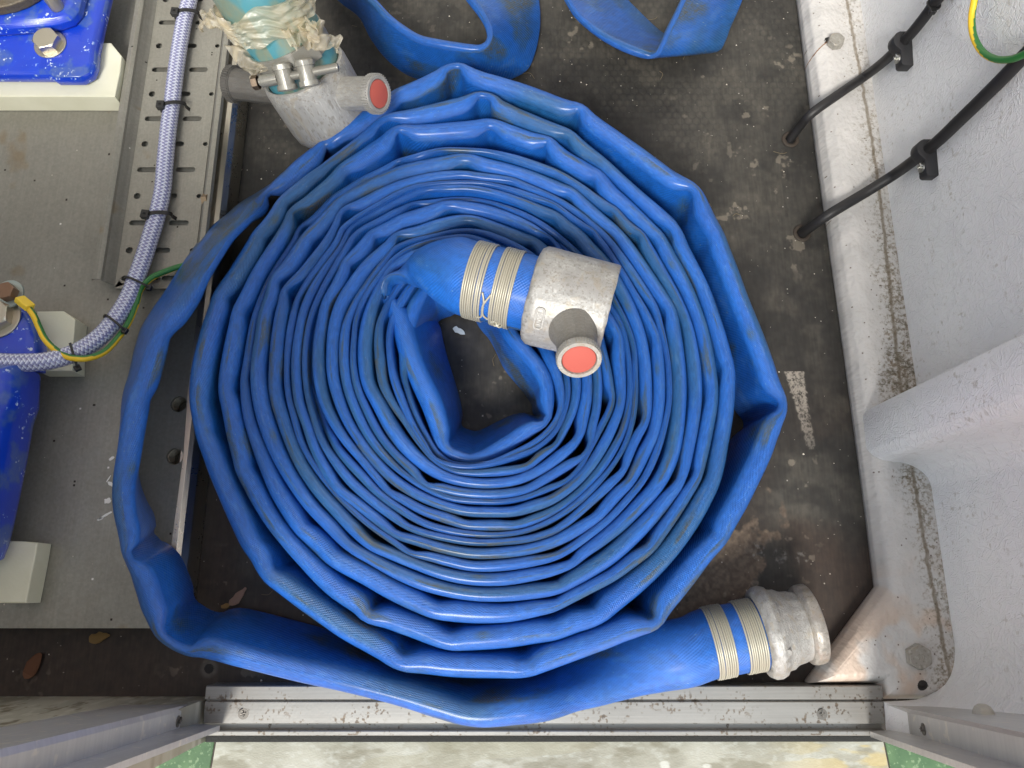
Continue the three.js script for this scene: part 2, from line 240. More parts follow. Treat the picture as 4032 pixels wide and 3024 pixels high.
// stations along the hose: crest point and base point (mm), thickness (mm), roundness 0 flat .. 1 round
function ribbon(st, step = 0.006, N = 14, dirtSeed = 5) {
  const K = st.length, d = [0]; for (let i = 1; i < K; i++) d.push(d[i - 1] + Math.max(0.002, Math.hypot(st[i][0] + st[i][3] - st[i - 1][0] - st[i - 1][3], st[i][1] + st[i][4] - st[i - 1][1] - st[i - 1][4], st[i][2] + st[i][5] - st[i - 1][2] - st[i - 1][5]) / 2000));
  const M = Math.ceil(d[K - 1] / step), rows = []; let k = 0;
  for (let i = 0; i <= M; i++) {
    const s = d[K - 1] * i / M; while (k < K - 2 && d[k + 1] < s) k++;
    const h = d[k + 1] - d[k], t = (s - d[k]) / h, q = [];
    for (let a = 0; a < 8; a++) {                // cubic Hermite on uneven steps
      const p0 = st[k][a], p1 = st[k + 1][a], m0 = k ? mix((p0 - st[k - 1][a]) / (d[k] - d[k - 1]), (p1 - p0) / h, (d[k] - d[k - 1]) / (d[k + 1] - d[k - 1])) : (p1 - p0) / h, m1 = k < K - 2 ? mix((p1 - p0) / h, (st[k + 2][a] - p1) / (d[k + 2] - d[k + 1]), h / (d[k + 2] - d[k])) : (p1 - p0) / h;
      const t2 = t * t, t3 = t2 * t; q.push(a > 5 ? mix(p0, p1, t) : (2 * t3 - 3 * t2 + 1) * p0 + (t3 - 2 * t2 + t) * h * m0 + (3 * t2 - 2 * t3) * p1 + (t3 - t2) * h * m1);
    }
    rows.push({ s, T: V(q[0], q[1], q[2]).multiplyScalar(0.001), B: V(q[3], q[4], q[5]).multiplyScalar(0.001), th: q[6] / 1000, q: q[7] });
  }
  const P = 2 * N, pos = [], uv = [], idx = [], col = [];
  for (let i = 0; i <= M; i++) {
    const r = rows[i], a = rows[Math.max(0, i - 1)], b = rows[Math.min(M, i + 1)], up = r.T.clone().sub(r.B), L = up.length(); up.normalize();
    const tan = b.T.clone().add(b.B).sub(a.T).sub(a.B).normalize(), side = tan.clone().cross(up).normalize();
    for (let j = 0; j <= P; j++) {
      const half = j % P < N ? 1 : -1, f = (j % N) / N;          // f 0..1 from crest to base on this side
      const phi = f * Math.PI, ex = Math.sin(phi) * r.th / 2, ey = L / 2 * (1 - Math.cos(phi)); // round
      const rt = r.th / 2, rb = r.th * 0.4; let fx, fy; const c0 = 0.3, c1 = 0.72; // flat: full fold at the crest, leaner body, fold at the base
      if (f < c0) { const w = f / c0 * Math.PI * 0.5; fx = rt * Math.sin(w); fy = rt * (1 - Math.cos(w)); } else if (f < c1) { const w = (f - c0) / (c1 - c0); fx = mix(rt, rb, w) + 0.06 * rt * Math.sin(w * Math.PI); fy = mix(rt, L - rb, w); } else { const w = (f - c1) / (1 - c1) * Math.PI / 2; fx = rb * Math.cos(w); fy = L - rb + rb * Math.sin(w); }
      let x = mix(fx, ex, r.q), y = mix(fy, ey, r.q); if (half < 0) { const fm = 1 - f, ph = fm * Math.PI; const ex2 = Math.sin(ph) * r.th / 2, ey2 = L / 2 * (1 - Math.cos(ph)); let gx, gy; if (fm < c0) { const w = fm / c0 * Math.PI * 0.5; gx = rt * Math.sin(w); gy = rt * (1 - Math.cos(w)); } else if (fm < c1) { const w = (fm - c0) / (c1 - c0); gx = mix(rt, rb, w) + 0.06 * rt * Math.sin(w * Math.PI); gy = mix(rt, L - rb, w); } else { const w = (fm - c1) / (1 - c1) * Math.PI / 2; gx = rb * Math.cos(w); gy = L - rb + rb * Math.sin(w); } x = -mix(gx, ex2, r.q); y = mix(gy, ey2, r.q); }
      const wob = 0.0009 * (vn(r.s * 22, y * 30 + half * 7, dirtSeed) - 0.5) * (1 - r.q);
      const p = r.T.clone().addScaledVector(up, -y).addScaledVector(side, x + wob); pos.push(p.x, p.y, p.z); uv.push(r.s, j / P);
      const n = fbm(r.s * 5.5, y * 14 + half * 3, dirtSeed + 2, 3), dd = sst(0.52, 0.74, n); col.push(mix(1, 1.5, dd * 0.5), mix(1, 0.86, dd), mix(1, 0.6, dd));
    }
  }
  for (let i = 0; i < M; i++) for (let j = 0; j < P; j++) { const a = i * (P + 1) + j, b = a + 1, c = a + P + 1, e = c + 1; idx.push(a, b, c, b, e, c); }
  const g = new THREE.BufferGeometry(); g.setAttribute('position', new THREE.Float32BufferAttribute(pos, 3)); g.setAttribute('uv', new THREE.Float32BufferAttribute(uv, 2)); g.setAttribute('color', new THREE.Float32BufferAttribute(col, 3)); g.setIndex(idx); g.computeVertexNormals();
  const nn = g.attributes.normal; for (let i = 0; i <= M; i++) { const a = i * (P + 1), b = a + P, m = V(nn.getX(a) + nn.getX(b), nn.getY(a) + nn.getY(b), nn.getZ(a) + nn.getZ(b)).normalize(); nn.setXYZ(a, m.x, m.y, m.z); nn.setXYZ(b, m.x, m.y, m.z); }
  return g;
}
const hose = thing('layflat_hose', 'blue lay-flat hose wound in a large flat coil, red-capped coupling in its middle', 'hose', V(0, 0, 0));
const coil = [];
// outer end: round where it is bound on to the coupling
const oA = at(2815, 2528, 0.052), oB = at(3023, 2488, 0.056), oDir = oB.clone().sub(oA).normalize(), oSide = V(0, 1, 0).addScaledVector(oDir, -oDir.y).normalize();
const round = (c, up, R) => { const t = c.clone().addScaledVector(up, R), b = c.clone().addScaledVector(up, -R); return [t.x * 1000, t.y * 1000, t.z * 1000, b.x * 1000, b.y * 1000, b.z * 1000, R * 2000, 1]; };
const oLen = oA.distanceTo(oB), oUp = oDir.clone().cross(V(0, 1, 0)).normalize(); if (oUp.z < 0) oUp.negate();
for (const s of [0.97, 0.8, 0.6, 0.4, 0.2, 0, -0.12]) coil.push(round(oA.clone().addScaledVector(oDir, s * oLen), oUp, 0.0367));
const lS = (x, y) => [2210 + x * 0.40687, 2200 + y * 0.40687];
for (const [tx, ty, th, bx, by, bh, w, q] of [[1250, 1245, 0.056, 1180, 560, 0.058, 68, 0.95], [1000, 1290, 0.062, 900, 620, 0.054, 57, 0.8], [750, 1330, 0.072, 680, 700, 0.046, 46, 0.6], [450, 1378, 0.086, 400, 800, 0.032, 36, 0.35], [150, 1420, 0.099, 100, 930, 0.018, 29, 0.12]]) {
  const f = at(...lS(tx, ty), th), b = at(...lS(bx, by), bh); coil.push([f.x * 1000, f.y * 1000, f.z * 1000, b.x * 1000, b.y * 1000, b.z * 1000, w, q]);
}
const turn = (...n) => { for (let i = 0; i < n.length; i += 7) coil.push([...n.slice(i, i + 7), 0]); };
turn(29.1,121.3,122.9,36,6,98,27,-0.9,123.1,125.6,3,6,103,26.7,-30.2,123.2,127.4,-25,6,107,24.7,-44.3,123.2,126.3,-39,6,107,23.7,-72.2,123.2,119.1,-68,6,101,24.5,-100.6,123.2,111,-96,6,93,24.1,-129.7,123.2,103.8,-127,6,85,23.5,-159.3,123.1,96.8,-160,6,75,23.5,-189.3,122,91.2,-194,6,65,23.5,-218.4,120.5,85.8,-227,6,55,23.5,-247.5,119.5,79.8,-258,6,47,23.5,-276.6,119.5,72.9,-286,6,40,23.5,-300.9,119.5,67.2,-312,6,35,23.2,-310.8,119.6,66.5,-323,6,35,19.8,-320.7,120.7,68,-334,7,37,11.4,-328.5,124,65.4,-343,10,35,9.9,-339,135.7,56.7,-354,22,27,9.9,-342.9,141.9,50.9,-359,28,22,9.9,-344.7,147.6,43.4,-362,34,15,13.6,-345.1,155.7,30.9,-364,42,3,21.9,-347.3,159.8,22.2,-367,46,-5,23.4,-355.5,165.3,-0.8,-379,52,-28,23.3,-360.9,166.1,-9.4,-386,54,-36,19,-368.8,165.8,-16.8,-396,54,-43,9.9,-373.2,163.6,-23,-403,52,-49,9.9,-376.3,161.3,-26.9,-408,51,-53,9.9,-375.9,160.5,-36.3,-410,50,-62,18.6,-378.1,159.7,-45.8,-414,50,-72,21.7,-382.8,158.9,-58.9,-422,51,-84,21.5,-387.6,157.9,-77.3,-432,52,-102,21.4,-390.3,155.6,-95.8,-439,51,-120,21.6,-390.5,153.4,-119.8,-444,51,-144,23.5,-390.4,150.9,-149.2,-448,51,-175,23.5,-389.7,148.8,-173.8,-451,52,-202,23.1,-389.5,146.4,-187.7,-452,51,-218,21.3,-386.4,143.3,-201.1,-450,49,-233,23.3,-381.3,143.6,-230.3,-446,51,-266,23.5,-379.5,142.5,-244.6,-445,51,-282,21.4,-377.2,141,-258.3,-443,51,-298,18.3,-373.1,140,-266.5,-439,50,-307,19.9,-365.2,138.7,-278.5,-431,50,-321,23.3,-353.8,136.9,-300.9,-419,49,-346,22.1,-342.2,137.7,-328.1,-406,50,-376,17.9,-328.5,138.8,-354.9,-390,51,-406,15.8,-319.4,139,-372.4,-378,50,-426,15.2,-307.5,129.1,-398.3,-361,39,-454,14.3,-303.6,125.3,-407.2,-356,35,-463,15.8,-297.8,117.9,-419.5,-347,26,-476,20.5,-295.3,113,-427.6,-343,20,-484,21.1,-294.6,108.4,-436.2,-341,15,-492,17.3,-295.1,104.6,-445.3,-339,10,-501,9.8,-291,103,-452.2,-334,7,-507,9.9,-281.8,103.8,-455.8,-323,7,-510,18.7,-273.2,105,-461.3,-313,7,-514,23.2,-252.3,108,-482,-289,6,-530,23.5,-238.1,109.6,-496.2,-273,6,-539,22.9,-233,109.2,-504.9,-267,4,-546,17.6,-228.4,109.7,-513,-261,4,-552,11.5,-219.7,112.4,-514.8,-250,5,-552,17.3,-211.1,115.7,-519.2,-238,7,-555,17.9,-202,117.8,-524.6,-225,7,-559,19.3,-192.9,118.9,-529.5,-212,7,-562,22.9,-169.5,121,-548.3,-181,6,-576,22.9,-150.3,122.4,-563.9,-158,6,-587,22.7,-139.9,123.1,-573.5,-146,6,-594,19.4,-122.2,123.9,-581.2,-126,6,-597,23.4,-96.4,124.6,-596.6,-98,6,-605,22.8,-88.6,124.8,-602.4,-90,6,-609,19.8,-81.9,124.9,-610.1,-82,6,-614,11.5,-73.7,125,-613.6,-74,6,-616,9.9,-61.3,125,-613.4,-61,6,-614,9.9,-53.7,125,-606.7,-54,6,-607,18.4,-45.2,125,-601.2,-45,6,-601,23.2,-16.6,125,-591.4,-17,6,-591,23.5,10.9,125,-581.6,11,6,-582,23.4,38.2,125,-569.7,38,6,-570,23.5,61.4,125,-560,61,6,-560,23.2,71,125,-557.7,71,6,-558,20,80.7,125,-556.6,81,6,-557,13.4,87.7,125,-551.1,88,6,-551,14.7,92.6,125,-542.4,93,6,-542,21.6,99.6,125,-535,100,6,-535,23.4,122.8,125,-515.6,123,6,-516,23.5,146,125,-496.5,146,6,-496,23.5,168.7,125,-477.3,169,6,-477,23.5,192.8,125,-458.4,193,6,-458,22.6,201.6,125,-454.2,202,6,-454,18.3,210.1,125,-449.8,210,6,-450,13.2,216.1,125,-443.1,216,6,-443,12.6,221.8,125,-425.3,222,6,-425,20.2,224.2,125,-415.9,224,6,-416,23.1,229.8,125,-401.9,230,6,-402,23.2,235.9,125,-389,236,6,-389,21.3,240.4,125,-370.1,240,6,-370,23.5,248.3,125,-341.4,248,6,-341,23.5,256.3,125,-312.2,256,6,-312,23.5,264.6,125,-283.3,264,6,-283,23.5,272.8,125,-254.7,271,6,-255,23.5,280.2,125,-225.9,278,6,-226,23.5,283.7,125,-211.5,280,6,-212,23.1,287.5,124.9,-202.5,284,6,-203,19.4,292.3,124.9,-193.9,288,6,-194,12.2,293.6,124.9,-184.9,288,6,-186,9.9,290.9,124.8,-176.2,285,6,-177,12.4,284.8,124.8,-168.4,278,6,-170,19.5,279.9,124.7,-160,272,6,-162,22.9,267.8,124.6,-133.9,259,6,-137,23.5,253.7,124.5,-107.7,244,6,-112,23.5,239.1,124.4,-82.4,229,6,-88,23.5,222.9,124.3,-57.5,212,6,-65,23.3,216.1,124.2,-44.9,205,6,-53,19.7,210,124.1,-38.2,198,6,-47,20.4,202.7,124.1,-31.4,191,6,-41,21.4,182.4,123.9,-8.2,171,6,-19,23.5,163.5,123.7,13.8,152,6,0,23.5,156.8,123.6,21.3,145,6,7,23,151.8,123.5,29.9,140,6,15,18.5,147.4,123.4,38.6,136,6,23,11.7,139.7,123.2,43.1,128,6,26,12.8,129.9,123.1,44.1,118,6,26,19.6,120.3,122.9,46.2,109,6,27,23.1);
turn(92.8,122.4,56.8,82,6,35,23.5,64.5,122.3,66.5,56,6,43,23.5,36.4,122.1,76.2,29,6,51,23.4,27.3,121.9,79.8,21,6,54,21.8,18.8,121.7,83.8,13,6,57,18.4,9.8,121.7,85.2,5,6,58,18.7,-4.4,121.7,84.5,-8,6,57,22.4,-33.6,121.7,83.6,-35,6,56,23.5,-63.2,121.7,82.3,-62,6,54,23.5,-87.3,121.7,80.1,-84,6,52,23.2,-110.9,121.7,79.1,-105,6,52,16.5,-119.2,121.7,75.3,-113,6,48,18,-126.8,121.7,69.4,-120,6,42,22.2,-139.8,121.7,62.1,-131,6,36,23.5,-166,121.8,48.5,-156,6,24,23.3,-190.6,122.3,32.8,-179,6,11,23.5,-215.8,122.3,16.7,-202,6,-4,23.5,-235.6,122.3,3.3,-220,6,-16,22.4,-251.2,122.3,-7.1,-235,6,-25,17.2,-256.1,122.4,-14.9,-241,6,-31,19.9,-260.4,122.6,-23.5,-246,6,-38,23,-271.3,124.3,-38.7,-260,6,-48,22.1,-283.1,124.6,-60.5,-275,6,-67,23.5,-297.8,124.6,-86.3,-289,6,-91,23.5,-311.7,124.6,-112.5,-303,6,-117,23.5,-324.2,124.8,-138.8,-315,6,-142,23.3,-330.3,125.4,-151.6,-321,7,-154,21.3,-334.8,128,-169.7,-327,9,-172,22.4,-338.4,131.1,-187.8,-337,12,-189,21.3,-338.4,132.3,-201.9,-343,15,-202,23.1,-338.2,132.4,-221.1,-347,21,-221,23.5,-336.4,130.3,-250.4,-346,20,-251,23.5,-333.4,127.5,-279.5,-343,16,-281,23.1,-330.1,125.8,-298.1,-340,12,-300,22.7,-328.7,124.8,-312.2,-338,8,-315,18.2,-324.4,124.6,-320.2,-334,6,-323,20.2,-319,124.6,-328.2,-328,6,-332,23.1,-305.5,124.6,-355.1,-314,6,-359,23.4,-297.2,124.6,-373.3,-305,6,-378,22.6,-292.6,124.6,-386.9,-300,6,-391,18.3,-283.9,124.8,-398.2,-290,6,-402,19.9,-273.4,124.8,-416.1,-278,6,-420,19.4,-268,124.8,-429.4,-272,6,-433,14.9,-261.7,124.8,-436.2,-266,6,-440,16.4,-251.3,124.8,-446.1,-255,6,-450,18.5,-234.4,124.8,-462.9,-238,6,-467,16.1,-226.8,124.8,-469.1,-230,6,-473,15.2,-219.5,124.9,-476.5,-222,6,-480,12.2,-197.5,125,-496.7,-198,6,-498,12.5,-182.5,125,-510.6,-183,6,-511,11.2,-171.3,125,-521.3,-171,6,-521,13.6,-162.9,125,-532.8,-163,6,-533,9.6,-151.6,125,-541,-152,6,-541,9.4,-142.6,125,-543.5,-143,6,-544,12.7,-128.1,125,-545,-128,6,-545,19.5,-103.8,125,-550.4,-104,6,-550,22.8,-74.9,125,-558.2,-75,6,-558,23.5,-60.7,125,-562.5,-61,6,-562,22.7,-52,125,-567.1,-52,6,-567,18,-43.6,125,-572.6,-44,6,-573,9.9,-30.5,125,-572.1,-31,6,-572,9.9,-22.6,125,-568.5,-23,6,-569,11.2,-16.6,125,-559.6,-17,6,-560,21.3,-8.3,125,-553.9,-8,6,-554,23.4,18.7,125,-540.3,19,6,-540,21.9,46.4,125,-527.6,46,6,-528,20,55.6,125,-524.5,56,6,-524,17.7,64.7,125,-521.6,65,6,-522,13.8,72.2,125,-516.4,72,6,-516,13.5,77.8,125,-508.7,78,6,-509,17.4,84.6,125,-501.5,85,6,-502,18.3,106.7,125,-481.5,107,6,-481,15.6,127.3,125,-459.7,127,6,-460,15.3,147.9,125,-437.7,148,6,-438,16.9,168.5,125,-416.1,169,6,-416,17.9,187.9,125,-395.5,188,6,-396,13.3,191.8,125,-387.2,192,6,-387,14.1,194,125,-377.9,194,6,-378,17.2,203.1,125,-354.5,203,6,-354,17,214.3,125,-326.8,214,6,-327,16.4,222.8,125,-299,223,6,-299,16.6,229.5,125,-270,229,6,-270,17.3,234.8,125,-241.1,235,6,-241,17.4,237.6,125,-227.1,237,6,-227,14.8,235.6,125,-203.3,234,6,-204,17.2,231.5,124.9,-174.7,228,6,-176,16.9,224.5,124.9,-145.7,220,6,-147,17.6,218.6,124.9,-121.8,214,6,-124,17.8,214.7,124.9,-108.2,210,6,-110,16.7,200.9,124.9,-83.2,197,6,-86,19.7,184.9,124.9,-58.8,180,6,-62,20.3,167.2,124.3,-35.8,159,6,-44,20.3,147.5,123.3,-14.4,135,6,-28,21.1,125.4,123.3,4.1,113,6,-12,23.2,102.2,123.3,21.5,92,6,4,23.2,87.6,123.3,33.7,78,6,16,18.1,79.1,123.3,37,70,6,19,19.4,65.1,123.3,40.1,57,6,20,23.2);
turn(51.3,122.7,45.7,44,6,24,21.5,42.7,122.4,48.6,35,6,26,20.8,28.4,122.3,50.1,22,6,27,23.3,-0.6,122.3,54.2,-5,6,30,23.5,-29.8,122.3,56.7,-32,6,32,23.5,-44.3,122.3,57.6,-45,6,33,22.7,-62.9,122.3,58.9,-62,6,34,18.3,-71.7,122.3,56.5,-70,6,32,19.9,-85,122.3,51.2,-82,6,26,23.3,-112.9,122.3,41.4,-107,6,17,23.5,-127.4,122.3,36.9,-120,6,13,22.9,-137.3,122.3,36.1,-130,6,13,18.3,-146.1,122.3,34.2,-138,6,11,15,-156,122.4,23.5,-147,6,2,22.7,-168.7,123,15.2,-159,6,-5,23,-180.6,123.3,7.7,-171,6,-11,21.8,-191.6,123.3,-1.2,-181,6,-18,21.5,-212.9,123.4,-20.7,-203,6,-34,18.5,-234,124.7,-42.2,-227,6,-50,16.5,-253,124.7,-64.6,-247,6,-70,17.2,-269.2,124.7,-88.7,-263,6,-93,19.3,-279.3,124.7,-105.3,-272,6,-109,19.4,-284.4,124.7,-113.2,-277,6,-117,17.9,-290.1,124.7,-131.4,-283,6,-134,20.7,-299.9,124.7,-159.2,-292,6,-161,20.3,-308,124.7,-187.5,-304,6,-189,20.1,-312.4,124.8,-201,-312,6,-201,17.3,-312.9,124.9,-214.9,-316,6,-215,18.7,-311.8,124.9,-229.2,-316,6,-229,20.6,-309.5,124.9,-258.2,-314,6,-259,19.7,-307.5,124.9,-278,-312,6,-279,18.5,-306.8,124.9,-292.2,-312,6,-293,14.9,-299.6,124.9,-310.1,-304,6,-312,17.6,-289.7,124.9,-337.6,-294,6,-340,16.8,-276.9,124.9,-364.3,-281,6,-367,16.4,-263.8,124.9,-391.4,-266,6,-393,15.8,-260,125,-401,-261,6,-402,14.7,-257.1,125,-415.3,-258,6,-416,7.6,-250.9,125,-422.1,-251,6,-422,9.6,-242.5,125,-427.3,-243,6,-427,14.5,-227.6,125,-441,-228,6,-441,16.3,-206.5,125,-463.6,-207,6,-464,18.4,-201.3,125,-471.5,-201,6,-472,16.8,-194.2,125,-477.2,-194,6,-477,19,-185.9,125,-482.3,-186,6,-482,22.7,-162.8,125,-500.4,-163,6,-500,23.5,-155.1,125,-506.7,-155,6,-507,23.1,-148.7,125,-514.2,-149,6,-514,18.8,-143.2,125,-522.5,-143,6,-523,10.7,-135.2,125,-526.6,-135,6,-527,9.9,-125.8,125,-526.2,-126,6,-526,15.2,-116.1,125,-524.3,-116,6,-524,21.6,-106.4,125,-524.3,-106,6,-524,23.4,-76.6,125,-526.4,-77,6,-526,23.5,-46.6,125,-529.3,-47,6,-529,22.6,-28.2,125,-533.9,-28,6,-534,14.3,-19.4,125,-532.2,-19,6,-532,15.2,-6.8,125,-525.4,-7,6,-525,21.4,6.3,125,-519.4,6,6,-519,23.5,25.1,125,-512.3,25,6,-512,22.9,35,125,-511.2,35,6,-511,17.6,44.2,125,-509.5,44,6,-510,12.4,49.5,125,-501.8,50,6,-502,18.6,56.2,125,-493.9,56,6,-494,22.4,80.8,125,-476,81,6,-476,23.5,88.9,125,-470.7,89,6,-471,22.5,101.4,125,-464.1,101,6,-464,16.9,106.7,125,-456.9,107,6,-457,19,111.4,125,-448.3,111,6,-448,22.2,132.3,125,-425.6,132,6,-426,19.5,152.3,125,-404,152,6,-404,17.8,162.2,125,-392.9,162,6,-393,16.3,168.8,125,-386.2,169,6,-386,13.7,173,125,-377.9,173,6,-378,15,178.3,125,-364.2,178,6,-364,17.5,191,125,-337.4,191,6,-337,17.2,201.6,125,-310.3,202,6,-310,16.1,209.3,125,-282.1,209,6,-282,15.1,214.5,125,-252.9,214,6,-253,15.1,217.6,125,-223.8,217,6,-224,15.7,218.5,125,-204.5,217,6,-205,14.8,217.4,125,-190.5,215,6,-191,14.5,213.2,124.9,-171.7,210,6,-173,15.6,205.5,124.9,-143.1,202,6,-144,14.7,200.3,124.9,-123.9,197,6,-125,13.2,196.6,124.9,-110.1,193,6,-112,10.4,183.5,124.9,-89.7,180,6,-92,12.9,166.6,124.9,-65.4,163,6,-68,13.9,154.6,124.9,-49.7,151,6,-53,14.6,143.1,124.8,-34.6,138,6,-40,11.9,127.3,124.4,-23.7,121,6,-32,14.9,103.5,124.4,-6.4,97,6,-16,13,77.5,124.4,7,72,6,-4,12.9,55,124.1,18.2,49,6,5,12.8);
turn(46.7,123.7,22.7,41,6,8,11.7,23.1,123.6,27.5,18,6,10,16.6,-5.3,123.6,31.7,-8,6,14,18.5,-34.1,123.6,31.6,-35,6,14,20.7,-58.3,123.6,30,-58,6,12,21.4,-77,123.6,29,-75,6,11,18,-98.7,123.6,20.1,-95,6,3,21.4,-125,123.6,8.1,-119,6,-9,20.7,-151.2,123.7,-6.3,-144,6,-22,20.5,-173.3,124,-17.9,-166,6,-31,20.3,-181.4,124,-22.4,-175,6,-33,19.7,-199.5,121.5,-37.7,-195,4,-44,22.6,-210.8,120.9,-46.7,-207,4,-51,21.9,-218.5,120.9,-52.1,-215,4,-56,19.3,-224.3,120.9,-59,-221,4,-63,19.9,-232.3,120.9,-70.9,-229,4,-74,21.5,-248.8,120.9,-94.4,-245,4,-97,18.8,-262.9,120.9,-120.2,-258,4,-122,16,-275.8,120.9,-147.1,-271,4,-149,14,-286.1,120.9,-174.2,-282,4,-175,12.5,-292.6,119.3,-202.8,-290,4,-203,10.9,-295.1,117.3,-216.7,-294,4,-217,9.1,-294,117,-236.2,-294,4,-236,10.4,-292.7,117,-266,-293,4,-266,9.5,-290.2,117,-290.3,-290,4,-290,7.9,-282.7,117,-318.8,-283,4,-319,6.7,-271.6,117,-346.3,-272,4,-346,6.4,-257.9,116.9,-372.9,-258,4,-373,7,-252.2,115.7,-387,-252,4,-387,6.9,-250.6,114,-396.3,-251,4,-396,5.5,-245.7,113.2,-403.8,-246,4,-404,5.5,-237.5,113,-409.5,-237,4,-409,10.4,-227,113,-420.4,-227,4,-420,11.8,-218.3,113.1,-432.4,-218,4,-432,9.5,-212.1,113.7,-439.4,-212,4,-439,8.3,-199.8,114.9,-447,-200,4,-447,11.2,-175.6,115,-463.8,-176,4,-464,11.3,-154.1,115,-475.9,-154,4,-476,11.4,-145.9,115.1,-481.4,-146,4,-481,9.1,-138.1,115.8,-486.8,-138,4,-487,5.5,-129.2,118.1,-488.2,-129,4,-488,6.9,-119.9,121.4,-488.3,-120,5,-488,9.2,-105.5,124.6,-491.1,-105,7,-491,8.6,-86.5,125,-496,-87,6,-496,6.4,-57.1,125,-496.4,-57,6,-496,7.2,-27.6,125,-494,-28,6,-494,8,0.7,125,-486.7,1,6,-487,10.4,28.5,125,-476.6,28,6,-477,11.1,55.4,125,-465.2,55,6,-465,9.4,79.4,125,-448.4,79,6,-448,10.2,102.3,125,-429.1,102,6,-429,11.9,110.5,125,-423.1,111,6,-423,11.7,119,125,-418.5,119,6,-419,8.7,124.8,125,-411.4,125,6,-411,10.4,130.4,125,-403.2,130,6,-403,12.2,137.6,125,-395.6,138,6,-396,12.3,148.8,125,-387.1,149,6,-387,8.4,154.1,125,-373.8,154,6,-374,13.8,160.4,125,-360.6,160,6,-361,14.8,174,125,-334,174,6,-334,13.2,186.4,125,-307.1,186,6,-307,11.8,195.4,125,-279.4,195,6,-279,11.8,199,125,-250.3,199,6,-250,14.1,200.6,125,-221.2,200,6,-221,15.3,199.7,125,-192.2,198,6,-193,14.7,194.8,125,-163.7,192,6,-164,13.8,187.5,125,-134.6,185,6,-136,13.2,182.6,125,-115.8,180,6,-117,11.7,177.3,125,-102.7,175,6,-104,10.6,162,125,-84.1,160,6,-86,14.9,142.4,125,-62.4,140,6,-64,16.2,121.1,125,-42.2,118,6,-45,17.8,98.8,124.7,-23.9,95,6,-30,18,74.2,124.7,-9,70,6,-16,17.8,57.2,124.6,0.4,53,6,-8,15.7);
turn(48.9,124.5,5,45,6,-5,13.3,39.9,124.4,7.2,36,6,-3,14.1,25.5,124.4,9,22,6,-2,16,-3.3,124.4,12.4,-5,6,1,15,-32.5,124.4,12.6,-33,6,1,14.3,-61.4,124.4,8.8,-61,6,-3,14.5,-89.7,124.4,1.9,-88,6,-10,14.5,-116.5,124.4,-8.7,-113,6,-20,14.2,-142.8,124.4,-22,-138,6,-32,12.6,-168.4,124.7,-36.4,-164,6,-43,11.3,-189.5,124.9,-56.6,-186,6,-61,14.3,-210.9,124.9,-77.2,-207,6,-81,14.8,-228.9,124.9,-99.8,-225,6,-103,15.6,-245.1,124.9,-124.2,-241,6,-127,16.7,-258.6,124.9,-150,-254,6,-152,17.9,-269.2,124.9,-176.7,-265,6,-178,18.4,-276.4,125,-204.5,-275,6,-205,18.3,-279.7,125,-232.7,-280,6,-233,17.4,-278.4,125,-262.1,-278,6,-262,17.3,-276.5,125,-291.2,-277,6,-291,16.1,-271,125,-314.9,-271,6,-315,16.8,-269.6,125,-329.3,-270,6,-329,12.3,-264.9,125,-337.1,-265,6,-337,14.6,-258.3,125,-344.3,-258,6,-344,19.3,-245.3,125,-365.7,-245,6,-366,20.5,-236.5,125,-382.7,-237,6,-383,18,-224.2,125,-397.1,-224,6,-397,19.8,-207,125,-420.8,-207,6,-421,15.7,-201.5,125,-428.7,-202,6,-429,12.9,-194.3,125,-434.6,-194,6,-435,13.7,-182.2,125,-442.7,-182,6,-443,15.3,-157,125,-457,-157,6,-457,16.7,-131,125,-469.5,-131,6,-470,16.6,-103,125,-476.8,-103,6,-477,19,-79.2,125,-481.8,-79,6,-482,19.3,-61,125,-486.2,-61,6,-486,14.3,-51.9,125,-485.9,-52,6,-486,14.2,-34,125,-479.8,-34,6,-480,19.2,-5.5,125,-472,-5,6,-472,18.2,22.2,125,-462.3,22,6,-462,18.1,48.8,125,-450.1,49,6,-450,18.6,57.8,125,-446.3,58,6,-446,17.1,66.8,125,-443.4,67,6,-443,13.3,74,125,-437.8,74,6,-438,13.6,80.1,125,-430.5,80,6,-430,16.3,100.6,125,-409.1,101,6,-409,15.8,122,125,-388.5,122,6,-388,14.4,135.7,125,-368.9,136,6,-369,16.2,150.6,125,-343.6,151,6,-344,15.7,165.5,125,-317.6,165,6,-318,16,172.9,125,-305.1,173,6,-305,14.3,177.4,125,-296.9,177,6,-297,12.3,180.2,125,-273.6,180,6,-274,16.9,182.7,125,-244.5,183,6,-244,16.4,183.4,125,-214.9,183,6,-215,15.6,181.4,125,-185.6,180,6,-186,15.9,177.1,125,-156.7,175,6,-157,16.9,169.4,125,-129.4,168,6,-130,16.6,161.6,125,-112.4,160,6,-113,16.1,148.4,125,-93,147,6,-94,15.6,135,125,-79.2,133,6,-80,16,113.7,125,-58.9,112,6,-60,14.4,90.6,125,-40.8,89,6,-43,13.3,70.2,125,-25.9,69,6,-29,12,63.3,124.9,-19.4,61,6,-23,9.4);
